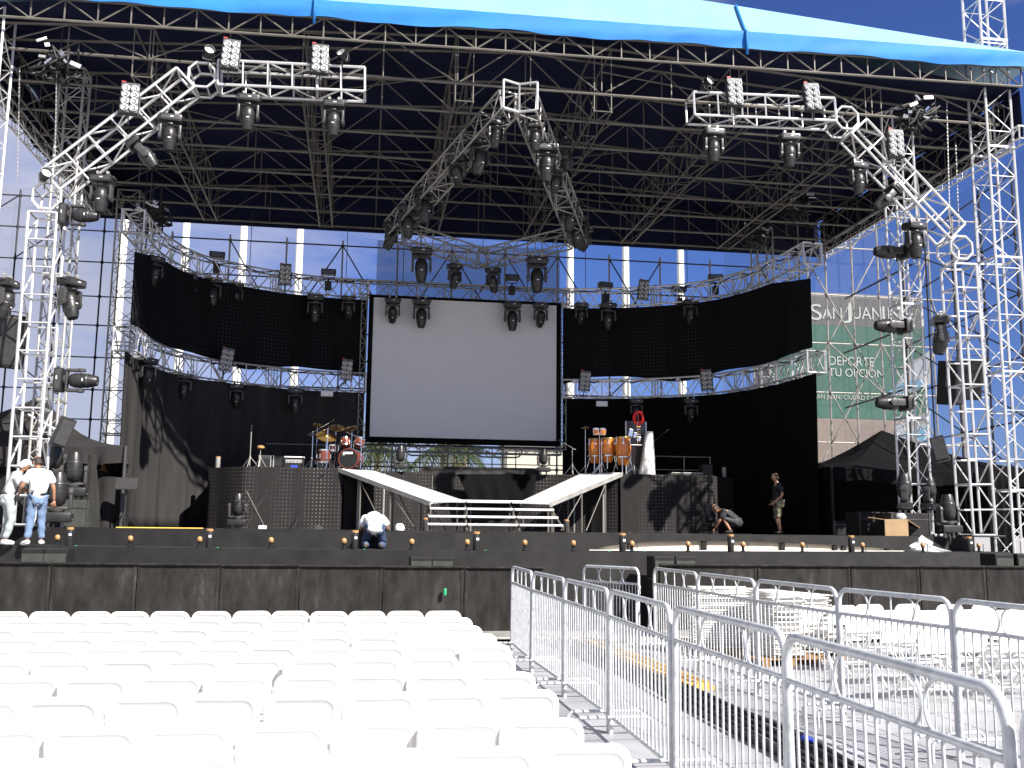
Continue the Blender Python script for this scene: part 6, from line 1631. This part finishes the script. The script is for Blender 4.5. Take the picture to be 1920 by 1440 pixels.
def head_mesh(mb, c, f, up, s=1.0):
    """egg shaped head with nose, ears, brow; f facing, up crown direction"""
    f = f.normalized(); rt_ = f.cross(up).normalized(); u = rt_.cross(f).normalized(); m = Matrix((rt_, f, u)).transposed()
    prof = [(.0, -.125), (.035, -.12), (.052, -.10), (.063, -.06), (.074, -.01), (.078, .04), (.070, .085), (.045, .112), (.0, .12)]
    n = 16; vs = []
    for (r, z) in prof:
        for k in range(n):
            a_ = 2*pi*k/n; x, y = r*math.cos(a_), r*1.18*math.sin(a_)
            if z < -.05: y = y*.85+.018
            if z < -.03 and y < 0: y *= .7
            vs.append(m @ (Vector((x, y, z))*s)+c)
    mb.add(vs, [(i*n+k, i*n+(k+1) % n, (i+1)*n+(k+1) % n, (i+1)*n+k) for i in range(len(prof)-1) for k in range(n)])
    P = lambda x, y, z: m @ (Vector((x, y, z))*s)+c
    mb.poly([P(0, .086, .02), P(0, .104, -.02), P(0, .098, -.032)], .012*s, 6, rs=[.008*s, .014*s, .012*s])
    mb.poly([P(-.022, .083, -.066), P(0, .090, -.066), P(.022, .083, -.066)], .007*s, 5); mb.poly([P(-.05, .078, .022), P(0, .09, .028), P(.05, .078, .022)], .009*s, 5)
    for q in (-1, 1): mb.lathe([(.0, -.008), (.026, -.006), (.028, .004), (.018, .010), (0, .006)], P(q*.077, -.005, -.012), 9, m @ Matrix.Rotation(q*pi/2, 3, 'Y'), 1.2, .75, caps=False)
    return m, P
def hair_cap(c, f, up, s, style='short'):
    f = f.normalized(); rt_ = f.cross(up).normalized(); u = rt_.cross(f).normalized(); m = Matrix((rt_, f, u)).transposed(); mb = MB()
    n = 18; rows_ = []
    for i in range(8):
        t = i/7; r = []
        for k in range(n+1):
            a_ = 2*pi*k/n; fr = math.sin(a_); lo = .055 if fr > .25 else (-.075 if fr < -.3 else -.01)
            z = .128+(lo-.128)*t; q = math.sqrt(max(0, 1-((z-.02)/.112)**2)) if z > .02 else 1.0
            r.append(m @ (Vector((.083*q*math.cos(a_), .098*q*math.sin(a_), z))*s)+c)
        rows_.append(r)
    mb.grid(rows_); return mb, m
def person(label, loc, rz, J, face, crown, skin_m, shirt, pants, shoe, hair='hair_dark', cap=None, short_pants=False, group=None):
    """J: joint positions in local metres, keys pel spi che nec hed shL elL wrL ... hiL knL anL toL ..."""
    t = thing('person', label, 'person', loc, rz, group)
    J = {k: Vector(v) for k, v in J.items()}
    keys = ['pel', 'spi', 'che', 'nec', 'hed', 'shL', 'elL', 'wrL', 'shR', 'elR', 'wrR', 'hiL', 'knL', 'anL', 'hiR', 'knR', 'anR']
    ix = {k: i for i, k in enumerate(keys)}
    ed = [('pel', 'spi'), ('spi', 'che'), ('che', 'nec'), ('nec', 'hed')]+[e for s in 'LR' for e in (('che', 'sh'+s), ('sh'+s, 'el'+s), ('el'+s, 'wr'+s), ('pel', 'hi'+s), ('hi'+s, 'kn'+s), ('kn'+s, 'an'+s))]
    rad = {'pel': (.135, .10), 'spi': (.125, .09), 'che': (.14, .10), 'nec': .055, 'hed': .052, 'sh': .058, 'el': .042, 'wr': .028, 'hi': .085, 'kn': .056, 'an': .037}
    rr = [rad.get(k, rad.get(k[:2])) for k in keys]
    vs, fs = skin('b', [J[k] for k in keys], [(ix[a], ix[b]) for a, b in ed], rr, skin_m)
    mb = MB(); mb.add(vs, fs)
    for s in 'LR': hand(mb, J['wr'+s], J['el'+s])
    hc = J['hed']+Vector(crown).normalized()*.10
    head_mesh(mb, hc, Vector(face), Vector(crown))
    mb.build('body', skin_m, t, True)
    if hair:
        hm, m_ = hair_cap(hc, Vector(face), Vector(crown), 1.0); hm.build('hair', hair, t, True)
    if cap:
        hm, m_ = hair_cap(hc, Vector(face), Vector(crown), 1.07)
        f_ = Vector(face).normalized(); r_ = f_.cross(Vector(crown)).normalized(); u_ = r_.cross(f_).normalized()
        rows_ = [[hc+u_*(.052-.02*q)+f_*(.085+.075*q*math.cos(R(a_)))+r_*(.078*math.sin(R(a_)))*(1-.1*q) for a_ in range(-90, 91, 15)] for q in (0, .5, 1)]
        hm.grid(rows_); hm.build('cap', cap, t, True)
    # shirt
    ks = ['spi', 'pel', 'che', 'nk', 'shL', 'slL', 'shR', 'slR']; JJ = dict(J); JJ['nk'] = J['che'].lerp(J['nec'], 1.12)
    JJ['pel'] = J['pel']+(J['pel']-J['spi']).normalized()*.2
    for s in 'LR': JJ['sl'+s] = J['sh'+s].lerp(J['el'+s], .78)
    ii = {k: i for i, k in enumerate(ks)}
    vs, fs = skin('s', [JJ[k] for k in ks], [(ii[a], ii[b]) for a, b in (('spi', 'pel'), ('spi', 'che'), ('che', 'nk'), ('che', 'shL'), ('shL', 'slL'), ('che', 'shR'), ('shR', 'slR'))], [(.175, .135), (.19, .15), (.185, .135), .088, .092, .088, .092, .088], shirt)
    rnd = random.Random(len(label)); mb = MB(); mb.add([v+Vector((.006*math.sin(v.z*31+v.x*17), .008*math.sin(v.z*23+v.x*29), 0)) for v in vs], fs); mb.build('shirt', shirt, t, True)
    ks = ['pel', 'hiL', 'knL', 'anL', 'hiR', 'knR', 'anR']; JJ = dict(J)
    if short_pants:
        for s in 'LR': JJ['an'+s] = J['kn'+s]+(J['an'+s]-J['kn'+s])*.10
    else:
        for s in 'LR': JJ['an'+s] = J['an'+s]+(J['kn'+s]-J['an'+s])*.06
    ii = {k: i for i, k in enumerate(ks)}
    vs, fs = skin('p', [JJ[k] for k in ks], [(0, 1), (1, 2), (2, 3), (0, 4), (4, 5), (5, 6)], [(.15, .12), .108, .082, .080 if short_pants else .070, .108, .082, .080 if short_pants else .070], pants)
    mb = MB(); mb.add([v+Vector((.006*math.sin(v.z*37+v.x*11), .007*math.sin(v.z*29), 0)) for v in vs], fs); mb.build('trousers' if not short_pants else 'shorts', pants, t, True)
    for s in 'LR':
        a_, b_ = J['an'+s], J['to'+s]; d_ = (b_-a_); d_.z = 0; d_ = d_.normalized() if d_.length > .01 else Vector((0, 1, 0)); dn = (b_-a_).normalized()
        mb = MB(); h0 = a_+Vector((0, 0, -.045)); mb.poly([a_-d_*.05+Vector((0, 0, -.02)), a_+Vector((0, 0, -.025)), a_.lerp(b_, .6)+Vector((0, 0, -.005)), b_], .045, 8, rs=[.040, .05, .046, .034]); mb.build('shoe', shoe, t, True)
    return t
std = dict(pel=(0, 0, .95), spi=(0, 0, 1.12), che=(0, .0, 1.34), nec=(0, .01, 1.48), hed=(0, .03, 1.55),
           shL=(-.18, 0, 1.40), elL=(-.24, -.02, 1.12), wrL=(-.25, .06, .88), shR=(.18, 0, 1.40), elR=(.24, -.02, 1.12), wrR=(.25, .06, .88),
           hiL=(-.09, 0, .90), knL=(-.10, .02, .50), anL=(-.11, -.02, .09), toL=(-.14, .15, .04), hiR=(.09, 0, .90), knR=(.10, .02, .50), anR=(.11, -.02, .09), toR=(.14, .15, .04))
# local +Y is the direction a person faces
p = at(64, 1018, 20.75); zl_ = 1.476
J = dict(std); J.update(hed=(-.03, .07, 1.54), nec=(-.01, .03, 1.475), elL=(-.30, .02, 1.14), wrL=(-.30, .22, 1.02), elR=(.27, -.03, 1.13), wrR=(.31, .05, .88), anL=(-.14, -.04, .09), toL=(-.2, .12, .04), anR=(.13, .03, .09), toR=(.2, .18, .04))
person('person in a white T-shirt and blue jeans standing with back turned on the stage lip', (p.x, p.y, zl_), R(28), J, (-.25, .75, -.45), (-.1, .25, 1), 'skin_tan', 'shirt_white', 'jeans', 'shoe_white', group='people on the stage')
p = at(8, 1018, 20.95)
J = dict(std); J.update(spi=(.02, .05, 1.10), che=(.03, .11, 1.30), nec=(.03, .17, 1.42), hed=(.03, .22, 1.48), shL=(-.15, .11, 1.36), shR=(.21, .10, 1.35), elL=(-.20, .22, 1.12), wrL=(-.10, .42, 1.05), elR=(.26, .20, 1.09), wrR=(.17, .44, 1.03), knL=(-.11, .06, .50), knR=(.12, .08, .5))
person('person in grey T-shirt, grey trousers and white cap at the far left edge, head bent', (p.x, p.y, zl_), R(-62), J, (0, .8, -.55), (0, .35, 1), 'skin_tan', 'shirt_grey', 'trousers_grey', 'shoe_white', cap='shirt_white', group='people on the stage')
p = at(702, 1031, 20.0)
J = dict(pel=(0, -.10, .44), spi=(-.01, .06, .58), che=(-.04, .26, .64), nec=(-.06, .40, .62), hed=(-.07, .47, .58), shL=(-.22, .24, .60), elL=(-.30, .30, .36), wrL=(-.24, .46, .40), shR=(.15, .28, .60), elR=(.24, .36, .40), wrR=(.14, .5, .38),
         hiL=(-.10, -.09, .40), knL=(-.20, .20, .10), anL=(-.16, -.22, .07), toL=(-.17, -.36, .05), hiR=(.10, -.08, .38), knR=(.17, .22, .08), anR=(.13, -.20, .07), toR=(.14, -.36, .06))
person('person kneeling with back to the camera, white shirt bent over the stage step', (p.x, p.y+.15, zl_), R(-3), J, (0, .6, -.9), (0, .8, .25), 'skin_tan', 'shirt_white', 'jeans_dark', 'shoe_dark', group='people on the stage')
p = at(1460, 1001, 28.0)
J = dict(std); J.update(elR=(.22, -.10, 1.12), wrR=(.17, .10, .93), elL=(-.22, -.08, 1.12), wrL=(-.16, .12, .94), hed=(0, .05, 1.545), anR=(.10, -.08, .09), toR=(.12, .09, .04))
t = person('person in black T-shirt and camouflage shorts standing sideways, looking left', (at(1460, 1001, 27.2).x, 27.2, ZS+.003), R(84), J, (0, 1, -.25), (0, .1, 1), 'skin_light', 'shirt_black', 'camo', 'shoe_dark', short_pants=True, group='people on the stage')
t.scale = (1.0,)*3
p = at(1370, 1002, 27.0)
J = dict(pel=(0, -.18, .36), spi=(0, -.06, .50), che=(0, .12, .62), nec=(0, .26, .66), hed=(0, .34, .66), shL=(-.18, .13, .60), elL=(-.24, .28, .36), wrL=(-.14, .42, .16), shR=(.18, .13, .60), elR=(.25, .30, .38), wrR=(.15, .45, .15),
         hiL=(-.10, -.16, .34), knL=(-.19, .18, .44), anL=(-.16, -.02, .09), toL=(-.18, .14, .04), hiR=(.10, -.16, .34), knR=(.19, .18, .44), anR=(.16, -.02, .09), toR=(.18, .14, .04))
person('person in dark clothes crouching low at the corner of the right riser', (p.x, 27.0, ZS+.003), R(62), J, (0, .7, -.7), (0, .7, .6), 'skin_tan', 'shirt_black', 'shorts_dark', 'shoe_dark', short_pants=True, group='people on the stage')
p = at(188, 960, 28.5)
J = dict(std)
t = person('person half hidden in the left tent, only the head showing over the dark cloth wall', (at(188, 960, 26.2).x, 26.2, ZS-.12), R(200), J, (0, 1, -.1), (0, 0, 1), 'skin_tan', 'shirt_black', 'jeans_dark', 'shoe_dark', group='people on the stage')
hz_ = at(188, 888, 28.6).z; t.location.z = ZS
for o in list(bpy.data.objects):
    if o.get('label') == 'x': o['label'] = o.name.replace('_', ' ')+' on the concert stage'
